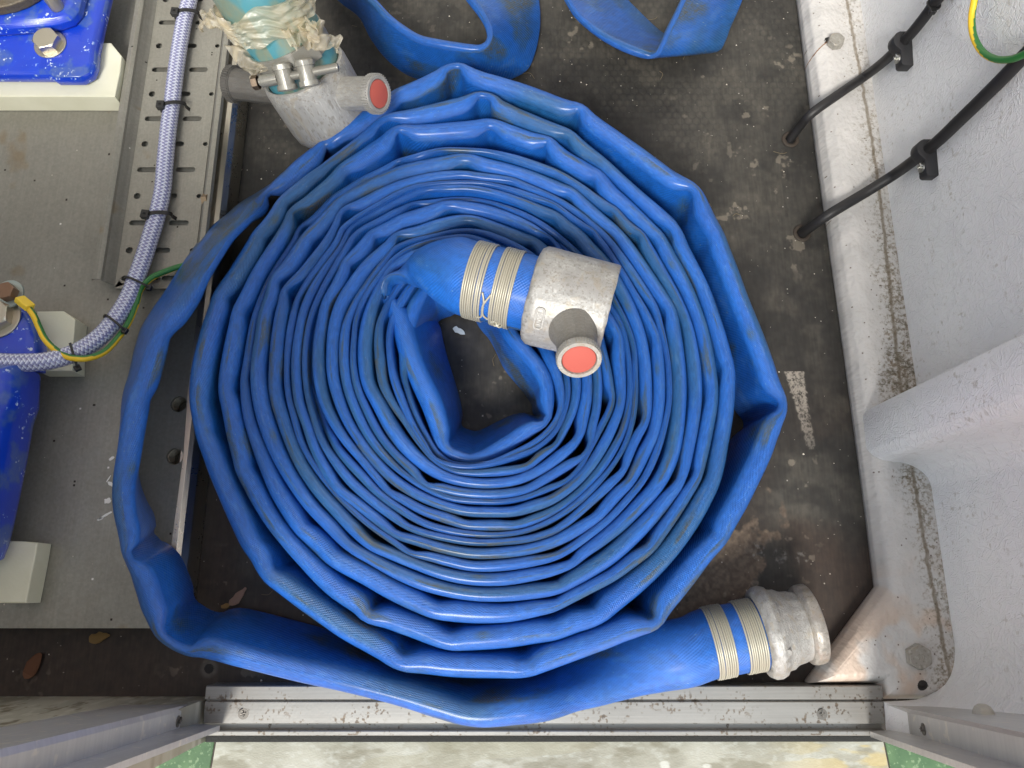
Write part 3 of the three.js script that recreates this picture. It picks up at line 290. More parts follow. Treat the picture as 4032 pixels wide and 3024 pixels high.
turn(45.7,124.8,-12.4,43,6,-18,11.6,17.6,124.7,-6.3,15,6,-14,13.9,-11.3,124.7,-2.2,-13,6,-10,13.6,-40,124.7,-2.7,-40,6,-11,13.2,-68.6,124.7,-7.8,-68,6,-16,12.5,-96.4,124.7,-16.7,-95,6,-24,11.8,-124.3,124.8,-28.2,-122,6,-34,13.2,-145.9,124.9,-37.7,-144,6,-42,12.2,-163.6,124.9,-53.3,-161,6,-57,15.2,-184.7,125,-74.3,-183,6,-77,14.6,-205.3,125,-95.3,-203,6,-97,14.2,-222.8,125,-118.3,-220,6,-120,13.6,-236.7,125,-143.9,-234,6,-145,13.3,-248.1,125,-171.1,-245,6,-172,14,-256.3,125,-194.1,-254,6,-194,13.8,-259.2,125,-207.8,-258,6,-208,13.9,-260.4,125,-232,-260,6,-232,15.5,-260.8,125,-261.5,-261,6,-261,15.8,-258.8,125,-290.5,-259,6,-290,15.8,-257.8,125,-300,-258,6,-300,14.4,-256.1,125,-319,-256,6,-319,7.1,-250.7,125,-326.5,-251,6,-327,9,-243.8,125,-333.3,-244,6,-333,11.8,-226,125,-358,-226,6,-358,10.4,-212.7,125,-379.3,-213,6,-379,9.8,-206.1,125,-393.4,-206,6,-393,7.7,-202.5,125,-402.9,-203,6,-403,8,-200.3,125,-411.8,-200,6,-412,5.8,-191.2,125,-421.5,-191,6,-422,6.5,-181.5,125,-424.3,-182,6,-424,13.2,-172.8,125,-428.7,-173,6,-429,15.1,-147.6,125,-443.8,-148,6,-444,12.9,-120.6,125,-454.8,-121,6,-455,12.2,-92.4,125,-461.6,-92,6,-462,12.4,-73.2,125,-464.1,-73,6,-464,11.9,-58.9,125,-465,-59,6,-465,10.7,-34.8,125,-461.8,-35,6,-462,11.4,-10.4,125,-458.2,-10,6,-458,9.5,-1.1,125,-456.3,-1,6,-456,8.3,16.7,125,-448.3,17,6,-448,9.3,43.7,125,-435.7,44,6,-436,8,68.9,125,-420.6,69,6,-421,7.7,91.1,125,-401.3,91,6,-401,7.9,107.8,125,-383.6,108,6,-384,7.6,124.8,125,-359,125,6,-359,9.2,139.9,125,-333.8,140,6,-334,11.1,149.7,125,-316.5,150,6,-317,11,159,125,-299.7,159,6,-300,8.4,165.9,125,-271.3,166,6,-271,7.5,170.4,125,-241.9,170,6,-242,6.2,171.4,125,-212.2,171,6,-212,6.3,169.9,125,-187.7,169,6,-188,6.3,163.2,125,-159,161,6,-160,6.9,153.1,125,-131.3,151,6,-132,7.9,139.4,125,-105.5,138,6,-107,7.5,120.5,125,-83.1,119,6,-84,8,99.4,125,-62.3,98,6,-64,7.7,75.7,125,-44.7,75,6,-46,8.7,59.4,125,-33.6,58,6,-36,8.7,46.8,124.9,-26.9,45,6,-30,8.4);
turn(18.6,124.8,-20.5,17,6,-26,11.6,-10.5,124.8,-16.6,-12,6,-22,11.8,-39.6,124.8,-15.8,-40,6,-22,10.6,-68.2,124.8,-21,-68,6,-27,10.9,-87.5,124.9,-25.4,-87,6,-31,9.7,-101.9,124.9,-28,-101,6,-33,5.8,-122.6,124.9,-40.7,-121,6,-45,6.8,-147.3,124.9,-57,-145,6,-60,6.2,-170.3,124.3,-75.9,-168,6,-79,6.2,-191,121,-96.4,-189,4,-98,6.2,-209.8,121,-119.4,-208,4,-121,6.3,-225.3,121,-144.5,-224,4,-145,7,-235.6,121,-171.9,-234,4,-172,7.7,-244.3,121.6,-200,-243,4,-200,6.9,-247.9,122,-229.1,-248,5,-229,7.1,-248,122,-258.8,-248,5,-259,7.5,-245.4,122,-288.3,-245,5,-288,7.9,-242.1,122,-307.3,-242,4,-307,7,-232.2,122,-329.5,-232,4,-329,8.4,-216.9,122,-354.7,-217,4,-355,8.5,-201.4,122.5,-380.6,-201,5,-381,7.1,-195.9,124.4,-394,-196,6,-394,5.5,-185.6,125,-403.8,-186,6,-404,5.5,-161.5,125,-421.2,-162,6,-421,6.2,-136.5,125,-437.1,-137,6,-437,6.1,-119,125,-445.7,-119,6,-446,5.5,-90.4,125,-451.6,-90,6,-452,6,-60.7,125,-453.3,-61,6,-453,6.2,-31.2,125,-452,-31,6,-452,6.1,-2.8,125,-444.9,-3,6,-445,7.4,25.2,125,-434.7,25,6,-435,8,48,125,-425.9,48,6,-426,5.8,70.6,125,-407.4,71,6,-407,7.3,86.5,125,-395.3,86,6,-395,6,94.2,125,-390.3,94,6,-390,5.5,99.3,125,-382.3,99,6,-382,6.5,107.5,125,-370,108,6,-370,7.6,122.6,125,-344.7,123,6,-345,6.5,136.1,125,-317.7,136,6,-318,7.2,148.9,125,-291,149,6,-291,9.9,154.3,125,-277.3,154,6,-277,10.8,159.2,125,-264,159,6,-264,10.1,160.7,125,-240,161,6,-240,13.5,161,125,-210.7,161,6,-211,13.4,158.5,125,-181.8,158,6,-182,12.9,151.5,125,-154,151,6,-154,11.9,140.2,125,-132.3,140,6,-132,13.7,131.5,125,-114.8,132,6,-115,12.5,124.1,125,-102.7,124,6,-103,11.3,110,125,-89.4,110,6,-89,14,99.8,125,-78.1,100,6,-78,13.6,90.4,125,-67.6,90,6,-68,12.1,70.5,125,-54.5,70,6,-55,13.2,44.9,125,-40.9,44,6,-43,11.3);
turn(17,124.9,-32.8,16,6,-36,11.2,-11.9,124.9,-29.3,-13,6,-33,11.6,-41.1,124.9,-29,-41,6,-33,11.4,-69.9,124.9,-33.5,-69,6,-37,11.4,-98.4,124.9,-41.4,-97,6,-45,11.3,-121.4,124.9,-48.2,-120,6,-52,9.2,-136.7,124.9,-59.8,-135,6,-63,12.6,-160.3,124.9,-77.9,-158,6,-81,13,-176.2,125,-89.6,-174,6,-92,11.6,-183.1,125,-95.8,-181,6,-98,11,-194.4,125,-111.3,-193,6,-113,12.7,-209.3,125,-135.8,-208,6,-137,11.4,-220.8,125,-163.5,-219,6,-164,11.1,-231.9,124.7,-190.6,-231,6,-191,11.2,-235.6,123.1,-208.8,-235,5,-209,11.8,-238.3,123,-237.8,-238,5,-238,11.9,-237.3,123,-267.1,-237,5,-267,11.5,-233.6,123,-296.1,-234,5,-296,10.4,-226.2,123,-318.9,-226,5,-319,9.7,-212.9,123,-344.9,-213,5,-345,7.2,-197.3,122.6,-370.8,-197,5,-371,5.7,-185.5,121.2,-397.9,-185,4,-398,5.5,-174.4,121,-406.7,-174,4,-407,5.5,-153.5,121,-420,-153,4,-420,7.8,-127.9,121,-435.2,-128,4,-435,8.4,-115.2,121,-441.5,-115,4,-441,7.8,-96.8,121.6,-446.8,-97,4,-447,7.1,-77.6,124.1,-446.8,-78,6,-447,9.3,-48.3,125,-446.2,-48,6,-446,8.8,-19.7,125,-440.4,-20,6,-440,9.6,8.1,125,-430.4,8,6,-430,10.8,35,125,-418,35,6,-418,12.9,52.4,125,-410.1,52,6,-410,11.1,62.2,125,-399.8,62,6,-400,15.2,76.7,125,-387.3,77,6,-387,14.5,88.8,125,-371.9,89,6,-372,16,107.6,125,-349.6,108,6,-350,14.6,120.8,125,-324.1,121,6,-324,15.2,132.7,125,-297.1,133,6,-297,14.8,141.3,125,-269.6,141,6,-270,14,145.5,125,-240.9,146,6,-241,13.6,146.2,125,-211.4,146,6,-211,13.9,145.7,125,-192,146,6,-192,13.5,144.9,125,-173,145,6,-173,9,142,125,-164.1,142,6,-164,8.9,134.4,125,-151.8,134,6,-152,11,123.5,125,-128.9,124,6,-129,10.1,118.4,125,-115.4,118,6,-115,6.9,101.4,125,-98.6,101,6,-99,10.3,79.1,125,-78.9,79,6,-79,9.8,56.6,125,-59.8,56,6,-60,8.7,44.6,125,-52.1,44,6,-53,7.8);
turn(21.9,125,-44.2,21,6,-47,8.1,-7.1,125,-40.6,-8,6,-44,8.3,-36.7,125,-39.9,-37,6,-43,7.9,-65.8,125,-43.8,-66,6,-47,8.1,-94.5,125,-50.4,-94,6,-53,8,-107.8,125,-55.5,-107,6,-58,7.6,-124,125,-66.4,-123,6,-69,9.7,-147.9,125,-83.8,-146,6,-86,10,-170.2,125,-103,-168,6,-105,10.2,-185.9,125,-121.1,-184,6,-123,9.6,-202.8,125,-145.1,-201,6,-146,7.5,-214,125,-172.3,-212,6,-173,6.7,-223.1,123.9,-200.5,-222,5,-201,6.2,-227.8,123,-229.2,-228,5,-229,6.2,-228.3,123,-258.8,-228,5,-259,6.2,-224.7,123,-288.1,-225,5,-288,6.2,-216.2,123,-316.2,-216,5,-316,7.1,-204,123,-343.2,-204,5,-343,7.7,-190,124.8,-369.3,-190,6,-369,7.5,-180.6,125,-386.4,-181,6,-386,5.5,-169.8,125,-395.5,-170,6,-395,5.5,-156.6,125,-402.5,-157,6,-403,7.3,-135.7,124.4,-415.5,-136,7,-416,7.8,-127.8,121.9,-420.9,-128,6,-421,7.6,-121.8,117.9,-427.4,-122,4,-427,5.5,-114.1,115.5,-431.2,-114,4,-431,5.5,-99.6,115,-432.4,-100,4,-432,9,-70.6,115,-436.3,-71,4,-436,8.1,-41.5,115.1,-435,-41,4,-435,6.9,-27.6,116.2,-431.6,-28,4,-432,6.8,-0.6,120.6,-420.3,-1,5,-420,7.8,25.7,121,-407.3,26,5,-407,7.7,42.3,118.9,-397.1,42,4,-397,7.2,57.5,115.2,-386.3,58,4,-386,6.2,78.3,115,-365.5,78,4,-366,6.2,97,115,-342.2,97,4,-342,6.1,108,117,-326.8,108,4,-327,5.5,116.1,124.2,-304.8,116,7,-305,6.2,127.4,125,-277.4,127,6,-277,6.2,133.7,125,-253.9,134,6,-254,5.7,135,125,-224.4,135,6,-224,6.2,134.2,125,-194.7,134,6,-195,6.2,129.3,125,-165.7,129,6,-166,6,118.8,125,-138.4,119,6,-138,5.9,105.5,125,-118,105,6,-118,6.1,85.5,125,-96.1,86,6,-96,6.2,63.5,125,-76.5,63,6,-77,6.2);
turn(38.6,125,-60.9,38,6,-63,6,16,125,-52,15,6,-55,5.7,-8,125,-47.9,-9,6,-51,5.9,-37.6,125,-48,-38,6,-51,6.3,-66.8,125,-52.1,-66,6,-55,7.6,-89.9,125,-58.9,-89,6,-62,7.8,-115.7,125,-73,-115,6,-76,8.7,-139.6,125,-89.8,-138,6,-92,8.8,-160.8,125,-110.5,-159,6,-113,10,-178,123,-128,-176,5,-130,10,-187,121,-138.6,-185,5,-140,9.1,-194.4,117.7,-150.6,-193,5,-151,8.9,-204,111,-165.7,-204,4,-166,6.5,-214.3,109.8,-192.7,-214,4,-193,5.5,-220.8,107.4,-204.7,-221,4,-205,5.5,-223.4,107,-233.2,-223,4,-233,6.2,-224.6,107,-262.9,-225,4,-263,6.6,-221.6,107,-292.2,-222,4,-292,7.3,-215.8,107,-315.8,-216,4,-316,7.6,-205,107,-343.4,-205,4,-343,6.7,-193.5,107,-370.7,-193,4,-371,6.1,-178.1,107,-395.5,-178,4,-395,5.5,-153.2,107,-411.2,-153,4,-411,6,-136.8,107,-421.4,-137,4,-421,5.5,-108.9,107,-431.5,-109,4,-432,6.4,-85.4,107,-438.3,-85,4,-438,5.5,-56.2,107,-439.1,-56,4,-439,5.8,-32.1,107,-435,-32,4,-435,6,-4,107,-425.6,-4,4,-426,6.2,22.6,107,-413.1,23,4,-413,6.1,46.5,107,-396.2,47,4,-396,5.9,65.6,107,-373.6,66,4,-374,8.8,83.5,107,-349.9,83,4,-350,10.9,95,107,-334,95,4,-334,10.4,103.6,108.4,-322.8,104,4,-323,7.1,109.1,116.8,-306.5,109,5,-307,8,114.7,121.5,-293.6,115,6,-294,7,124.2,122,-271.2,124,5,-271,5.7,128.1,122,-247.2,128,5,-247,6.2,129.4,122,-217.4,129,4,-217,6.5,127.4,122.5,-188.2,127,5,-188,7.4,120,123,-160,120,5,-160,7.9,106.5,123,-134.3,106,5,-134,8.9,89.3,123,-110.6,89,5,-111,8.7,68.7,123,-89.8,69,5,-90,8.9,45.1,123.8,-73,45,5,-74,9.6);
turn(23.1,125,-63.2,22,6,-66,11.1,5.1,125,-57.4,4,6,-60,10.3,-18.8,125,-56.9,-19,6,-60,12.9,-33.5,125,-56.7,-34,6,-60,12.1,-47.5,125,-57.4,-48,6,-60,10.4,-66,125,-63.3,-66,6,-66,11.8,-93.5,125,-72.6,-93,6,-75,10.3,-115.3,125,-84.3,-114,6,-87,9.9,-128.1,125,-90.9,-127,6,-93,7.6,-141.5,125,-104.7,-140,6,-107,9.2,-161,125,-127.1,-159,6,-129,8.8,-180.6,125,-150.1,-179,6,-151,10.1,-193.8,125,-169.8,-193,6,-170,12.3,-205.8,125,-195.9,-205,6,-196,13.2,-211.9,125,-223.7,-212,6,-224,13.7,-214.2,125,-252.6,-214,6,-253,13.4,-212.4,125,-281.7,-212,6,-282,13.1,-209.7,125,-300.5,-210,6,-301,11.5,-197.7,125,-327.2,-198,6,-327,14.2,-192.1,125,-341.4,-192,6,-341,14.3,-189.7,125,-350.5,-190,6,-351,11.9,-184.3,125,-357.8,-184,6,-358,14,-177.4,125,-364.6,-177,6,-365,17.3,-168.5,125,-376.1,-169,6,-376,16.9,-161,125,-388,-161,6,-388,11.7,-152.8,125,-392,-153,6,-392,15.1,-143.8,125,-396.1,-144,6,-396,17.7,-127.7,125,-405.9,-128,6,-406,16.3,-109.3,125,-412.2,-109,6,-412,18,-91.1,125,-419.3,-91,6,-419,17,-78.2,125,-424.9,-78,6,-425,12.6,-69.1,125,-425.5,-69,6,-426,13.1,-55.2,125,-423.5,-55,6,-423,15.9,-32.2,125,-419,-32,6,-419,15.9,-4.8,125,-409.5,-5,6,-409,15.1,21.1,125,-397,21,7,-397,12.5,33.4,123.2,-390.1,33,7,-390,10,41,118.4,-388.3,41,4,-388,5.7,47.2,114.2,-384.9,47,4,-385,5.5,55.4,113,-374.1,55,4,-374,6.1,62.5,113,-361.3,62,4,-361,7.1,80.3,113,-336.7,80,4,-337,6.3,94.6,113.5,-316.7,95,4,-317,6.8,100.1,117.9,-304.6,100,4,-305,8.6,104.8,123.6,-291.6,105,7,-292,11.4,111.2,125,-278.7,111,7,-279,12.5,116.9,125,-266,117,6,-266,11.3,118,125,-252.3,118,6,-252,14.3,117.8,125,-242.7,118,6,-243,15.9,118.8,125,-213.3,119,6,-213,13.3,118,125,-189.3,118,6,-189,10.2,108.3,125,-162.2,108,6,-162,11.5,94.7,125,-136.4,95,6,-136,11.7,77.8,125,-112.9,78,6,-113,10.8,60.6,125,-96.3,60,6,-97,10.6);
turn(40.7,125,-83.2,40,6,-85,10.3,22.5,125,-77.1,21,6,-80,12.2,4.1,125,-71.7,3,6,-75,11.1,-24.7,125,-70.6,-25,6,-73,12.1,-48.6,125,-71.7,-49,6,-75,10.8,-76.8,125,-79.2,-76,6,-82,10.8,-103.5,125,-90.8,-102,6,-94,11.3,-123.5,125,-103.7,-122,6,-106,11.3,-144.8,125,-123.6,-143,6,-126,11.2,-163.2,125,-146.5,-161,6,-148,11.3,-176.6,125,-166.5,-174,6,-168,12,-188.5,125,-193.2,-187,6,-194,13,-196.6,125,-220.6,-196,6,-221,13.7,-199.1,125,-249.3,-198,6,-249,14.1,-197.8,125,-278.2,-197,6,-278,15,-191.1,125,-305.4,-191,6,-305,15.7,-180,125,-326.1,-180,6,-326,17.3,-164.6,125,-350.3,-165,6,-350,15.5,-148.3,125,-367.4,-148,6,-367,14.2,-141.1,125,-374.7,-141,6,-375,13.1,-132.7,125,-386.5,-133,6,-387,6.1,-123.7,125,-388.8,-124,6,-389,10.1,-113.9,125,-390.3,-114,6,-390,14.1,-85.7,125,-399.8,-86,6,-400,15.5,-63.2,125,-405.7,-63,6,-406,13.4,-49.4,125,-406.7,-49,6,-407,11.8,-36.1,125,-403.3,-36,6,-403,13.7,-22.7,125,-397.9,-23,6,-398,15.5,4.9,124,-386.6,5,6,-387,15.9,14.3,122.4,-383.7,14,5,-384,14.9,23.4,120.9,-381.8,23,4,-382,11.3,30.5,120,-376.6,31,4,-377,12.8,36.6,118.7,-369.5,37,5,-370,16.4,52.7,111.7,-353.9,53,4,-354,17.1,71,111,-331.6,71,4,-332,16.6,81.6,111,-316.2,82,4,-316,14.8,91.4,111,-294.7,91,4,-295,12.5,96.1,111.9,-276.1,96,4,-276,11.1,100.5,121.2,-248.5,101,6,-248,9.9,103.8,123,-229,104,6,-229,10.6,106.1,123,-209.6,106,5,-210,11.1,108.7,123,-190.8,109,5,-191,5.9,104.4,123,-177.4,104,5,-177,6.9,97.5,123,-164.6,97,5,-165,7.6,83.6,123,-138.1,84,5,-138,6.2,67.8,123,-113.3,67,5,-114,5.5,57.3,123.7,-103.8,57,5,-105,5.5);
turn(39.6,124.9,-95.7,38,6,-98,7.3,12.4,125,-85,11,6,-88,6.3,-6.6,125,-81.2,-7,6,-84,5.9,-36.1,125,-81.1,-36,6,-84,6.2,-65.2,125,-84.9,-65,6,-88,6,-87.8,125,-93.5,-87,6,-96,6.2,-112.9,125,-109.1,-112,6,-112,6.7,-134.7,125,-128.5,-133,6,-131,8.6,-153.1,125,-151,-151,6,-153,9.8,-167.4,125,-176.5,-165,6,-178,10.4,-178.3,125,-203.5,-177,6,-204,10.9,-184.3,125,-231.7,-183,6,-232,11.4,-185.8,125,-260.7,-185,6,-261,10.8,-184.8,125,-274.8,-184,6,-275,9.6,-178.1,125,-297.7,-177,6,-297,8.3,-164.7,125,-324.1,-164,6,-323,7.1,-148.9,125,-349.2,-148,6,-348,7.1,-130.8,125,-371.8,-130,6,-371,5.5,-117.8,125,-377.7,-117,6,-377,5.5,-89.1,125,-385.3,-89,6,-384,6.2,-60.3,125,-391.4,-60,6,-390,5.5,-41.1,125,-390.5,-41,6,-389,6,-13.4,125,-381.7,-14,6,-381,7,12.7,124.2,-368.3,12,6,-368,7,32.1,119.1,-355.8,32,4,-356,6.7,44.6,115.5,-341.8,45,4,-342,8.3,56.2,111.3,-326.7,56,4,-327,9,72.1,111,-301.9,72,4,-302,10.2,82.7,111,-280.4,83,4,-280,10.5,88.6,112.8,-262.6,89,4,-263,9.8,92,123.8,-236,92,7,-236,9.9,93.6,125,-206.9,94,6,-207,9.6,91.5,125,-182.8,91,6,-183,9.8,84.7,125,-154,85,6,-154,9.7,83.8,125,-144.3,84,6,-144,6,80.4,125,-135.7,80,6,-136,5.5,74.2,125,-128.7,74,6,-129,5.5,61.7,125,-121.6,61,6,-122,10.2);
turn(36.6,125,-105.9,35,6,-108,10.7,15.5,125,-94.4,14,6,-97,9.4,-2.9,125,-90.4,-4,6,-93,10.7,-31.8,125,-89,-32,6,-92,11.1,-60.7,125,-92.1,-60,6,-95,11.6,-74.7,125,-95.4,-74,6,-98,11.2,-88.8,125,-97.9,-88,6,-101,6.2,-96.1,125,-103.3,-95,6,-106,7.2,-102.2,125,-110.9,-101,6,-114,10,-123.8,125,-131.4,-122,6,-134,9,-142.6,125,-153.9,-140,6,-156,9.2,-157,125,-179.2,-155,6,-180,9,-168.7,125,-206.1,-167,6,-207,7.5,-174,125,-229.8,-173,6,-230,6.6,-175.1,125,-259.3,-174,6,-259,6.3,-172.7,125,-288.5,-172,6,-288,5.8,-166.4,125,-306.7,-166,6,-306,6,-151.8,125,-332.3,-151,6,-332,6.2,-134.6,125,-356.2,-134,6,-355,5.5,-123.8,125,-365.5,-123,6,-365,5.5,-101.7,125,-375.5,-101,6,-375,6.1,-73.2,125,-382.3,-73,6,-381,6.4,-49.2,125,-383.6,-49,6,-383,5.9,-31.1,124.7,-377.5,-31,7,-377,9.5,-17.3,121.8,-372.6,-17,5,-372,10.9,-4.1,118,-369.2,-4,4,-369,8.8,10.5,117,-357.2,10,4,-357,13.4,29.1,117,-341.9,29,4,-342,13.1,40.2,116.4,-333,40,4,-333,9.9,51.9,111.7,-312.8,52,4,-313,11.4,66.3,111,-287,66,4,-287,11.8,75.4,112.6,-265.4,75,4,-265,11.2,79.9,122.6,-238.5,80,7,-238,12,81.6,124.9,-224.3,82,7,-224,12,81.7,125,-200.4,82,6,-200,12.5,76.4,125,-171.9,76,6,-172,13.8,72.8,125,-153.6,73,6,-154,9.5,68.1,125,-145.7,68,6,-146,9.7);
turn(50.8,125,-130.2,50,6,-132,13,27.1,125,-113.7,26,6,-116,11.4,5.3,125,-104.5,4,6,-107,10.8,-18.1,125,-100.9,-19,6,-104,11.1,-47,125,-102.1,-47,6,-105,11.2,-69.9,125,-107.7,-69,6,-111,11.6,-90.6,125,-119,-90,6,-122,13.5,-112,125,-137.7,-110,6,-140,16.9,-129,125,-159.6,-127,6,-162,17.9,-143.6,125,-185.1,-141,6,-186,17,-157.5,125,-210.6,-156,6,-211,15.9,-162.5,125,-237.6,-161,6,-238,17.4,-163,125,-266,-162,6,-266,16.9,-159.9,125,-289.1,-159,6,-289,15.3,-153,125,-312.3,-152,6,-312,12.6,-144.5,125,-329.8,-144,6,-329,13.7,-138.7,125,-342.5,-138,6,-342,10.4,-132.5,125,-348.9,-132,6,-348,11.1,-125,125,-354.4,-124,6,-354,12.2,-113.4,125,-361.7,-113,6,-361,11.7,-99.8,124.7,-365.4,-99,7,-365,14.2,-81.8,120.7,-371.3,-82,4,-371,12.7,-73.4,118.2,-374.3,-73,4,-374,10,-55.1,117,-374.6,-55,4,-375,8.8,-46.3,117,-372.3,-46,4,-372,9.3,-37.8,117,-367.9,-38,4,-368,11.5,-11.6,117,-355.5,-12,4,-356,10.7,12.3,117,-338.2,12,4,-338,10.9,33.5,117,-318.4,34,4,-318,10.8,43.6,116.7,-308.5,44,4,-308,8.3,50.7,114.6,-290.9,51,4,-291,11.1,61,113.1,-263.4,61,4,-263,12.2,64.7,115.2,-250.1,65,4,-250,12.3,69.4,124.2,-222.9,69,7,-223,11.3,69.7,125,-199.2,70,6,-199,9.9,66,125,-180.6,66,6,-181,9,56.1,125,-158.7,55,6,-159,8.9);
turn(46.8,125,-142,45,6,-144,6.3,31.1,124.9,-130.9,29,6,-134,10.5,16.5,124.9,-118.9,15,6,-122,7.7,3.2,124.9,-115.2,2,6,-119,9.5,-11,124.9,-113.4,-12,6,-117,10.2,-40.3,124.9,-111.3,-41,6,-115,7,-59.4,124.9,-113,-59,6,-117,5.5,-84.7,124.9,-126.6,-83,6,-130,5.5,-97,124.9,-141,-95,6,-144,6,-114.3,124.9,-165.6,-112,6,-168,6.3,-131.2,124.9,-190.2,-128,6,-192,8.5,-139.8,125,-207,-137,6,-208,10.2,-145.4,125,-235,-143,6,-235,12.1,-148.3,125,-263.8,-146,6,-263,10.2,-147.6,124.9,-277.7,-146,7,-277,8.2,-144.1,122.9,-291.7,-143,6,-291,7.4,-138.5,117.7,-309.3,-138,4,-309,8.2,-127,117,-329.7,-127,4,-330,8.5,-110,117,-345.9,-110,4,-346,8.7,-101.7,117,-350.5,-102,4,-351,9.3,-89.7,117,-357.9,-90,4,-358,6.1,-70.6,117,-358.3,-71,4,-358,10.7,-60.8,117,-359.4,-61,4,-359,10,-51.6,117,-360.9,-52,4,-361,6.7,-43.1,117,-357.7,-43,4,-358,9.4,-35,117,-352.3,-35,4,-352,13.6,-21.8,117,-346.4,-22,4,-346,14,-14.2,117,-341.7,-14,4,-342,14.4,0.1,117,-328.7,0,4,-329,17,21,117,-309.2,21,4,-309,17.4,27.6,117,-302.1,28,4,-302,16.6,35.2,117,-296.1,35,4,-296,12.2,40.7,116.7,-289.3,41,4,-289,9.3,42.1,116.2,-280.3,42,4,-280,12.1,46,115.4,-265.9,46,4,-266,11.3,55.5,116.1,-237.7,55,4,-238,8.5,59.9,123.9,-215.5,60,7,-215,7,60.2,125,-191.6,60,6,-192,5.7,56.8,125,-177.8,56,6,-179,5.8);
turn(49.2,124.9,-160.1,47,6,-162,5.5,29,124.9,-139.7,26,6,-143,5.5,2.4,124.9,-128.1,0,6,-132,6.2,-26.1,124.9,-120.2,-27,6,-125,6.2,-50,124.9,-117.5,-50,6,-122,5.5,-68.9,124.9,-120.4,-68,6,-125,5.5,-81.9,124.9,-126.1,-80,6,-131,5.5,-92.9,124.9,-141.5,-91,6,-146,6,-109,124.9,-167,-106,6,-170,7.6,-121.2,124.9,-193.2,-117,6,-195,9.5,-129.5,124.9,-215.9,-126,6,-217,9.5,-135.2,124.9,-244.7,-132,7,-244,7.6,-136.8,123.4,-259.2,-134,6,-259,6.8,-136.3,118,-277.4,-135,4,-277,8,-129.6,117,-299.8,-129,4,-300,10.4,-118.9,117,-320.8,-119,4,-321,9.6,-110.6,117,-332,-111,4,-332,7.6,-103.1,117,-337.7,-103,4,-338,8.1,-91.6,117,-345.9,-92,4,-346,5.5,-77.7,117,-348.8,-78,4,-349,6.6,-68.5,117,-350.7,-69,4,-351,5.5,-59.5,117,-348.8,-60,4,-349,6.3,-50.5,117,-345.3,-51,4,-345,8.2,-37.4,117,-340.4,-37,4,-340,7.3,-15.3,117,-321.1,-15,4,-321,11.9,3.8,117,-299.6,4,4,-300,16.5,21.9,117,-276.9,22,4,-277,18,33,117.3,-261.5,33,4,-261,16.5,37.1,118.7,-254.2,37,4,-254,15.3,41.1,122.7,-241.1,41,6,-241,14.8,48,125,-222.7,48,7,-223,11.8,52.9,125,-199.5,52,6,-200,9.2,53.3,125,-185.4,51,6,-187,6.5,49.4,124.9,-171.9,46,6,-174,5.8);
turn(38.9,124.7,-156.2,34,6,-161,6.1,24.4,124.7,-144.1,19,6,-150,6.3,-2,124.7,-130.7,-5,6,-138,6.2,-24.4,124.6,-121.6,-26,6,-129,5.5,-38.2,122.4,-119.7,-39,5,-127,5.5,-51.9,119.2,-120.1,-52,4,-128,5.5,-65.8,118.7,-122.9,-65,4,-131,5.5,-77.4,118.7,-131,-75,4,-139,5.5,-93.9,118.7,-154.9,-90,4,-162,6.2,-106.9,118.7,-181.2,-101,4,-186,6.2,-115.5,117.1,-204.6,-110,4,-207,6.3,-119.7,115.3,-218.1,-115,4,-219,7.9,-119.3,114.9,-242.4,-115,4,-242,16.3,-119.3,114.9,-261.4,-116,4,-260,18,-115.8,114.9,-289.1,-113,4,-287,18,-110.1,114.9,-306.2,-108,4,-303,17.1,-101.7,114.9,-321.8,-100,4,-318,13.7,-97,114.9,-329.7,-95,4,-326,8.9,-89.2,114.9,-333.4,-88,4,-330,10.4,-80.5,114.9,-336.3,-79,4,-333,11.1,-72.4,114.9,-339.8,-72,4,-336,7.6,-63.9,114.9,-336.7,-63,4,-333,12.5,-55,114.9,-334.2,-55,4,-330,13.8,-46,114.9,-333.7,-46,4,-330,8.9,-40.2,114.9,-326.9,-41,4,-323,13.9,-34.4,114.9,-319.2,-35,4,-315,17.7,-22.5,114.9,-306,-24,4,-302,17.9,-10.6,116.5,-285.7,-14,4,-282,18,0.7,123.6,-263.9,-5,7,-261,18,17.7,124.7,-243.9,10,6,-242,18,30.8,124.7,-225.8,23,6,-226,18,38.3,124.7,-205.2,31,6,-210,16.7,38.7,124.4,-192.1,31,7,-204,17.2);
turn(39.3,123.6,-183,32,7,-200,14,40.2,122.4,-173.7,33,6,-198,7.6,33.2,120,-162.9,26,6,-196,8,24.1,118.7,-160,17,6,-197,15.6,15.6,117.5,-155.3,8,6,-196,17.9,-8.5,114.4,-139.5,-15,5,-187,18,-20.7,113.9,-132.8,-25,6,-182,16.8,-33,113.9,-127.9,-35,6,-178,14.1,-46.1,113.9,-126,-45,6,-176,11.7,-58.8,114.1,-129.4,-55,6,-178,12.9,-70.2,115.2,-135.3,-64,6,-183,12.6,-75.2,115.7,-141.7,-67,6,-188,15.3,-78.5,115.9,-154.1,-68,6,-198,22,-88.3,117.6,-182.6,-73,6,-222,25.5,-102,117.2,-210.1,-81,6,-248,26,-113.6,116.9,-235.4,-88,6,-270,26,-122.6,117.6,-263.5,-94,6,-293,26,-130.1,117.6,-287.2,-98,6,-312,26,-145,117.6,-313.7,-109,6,-334,11);

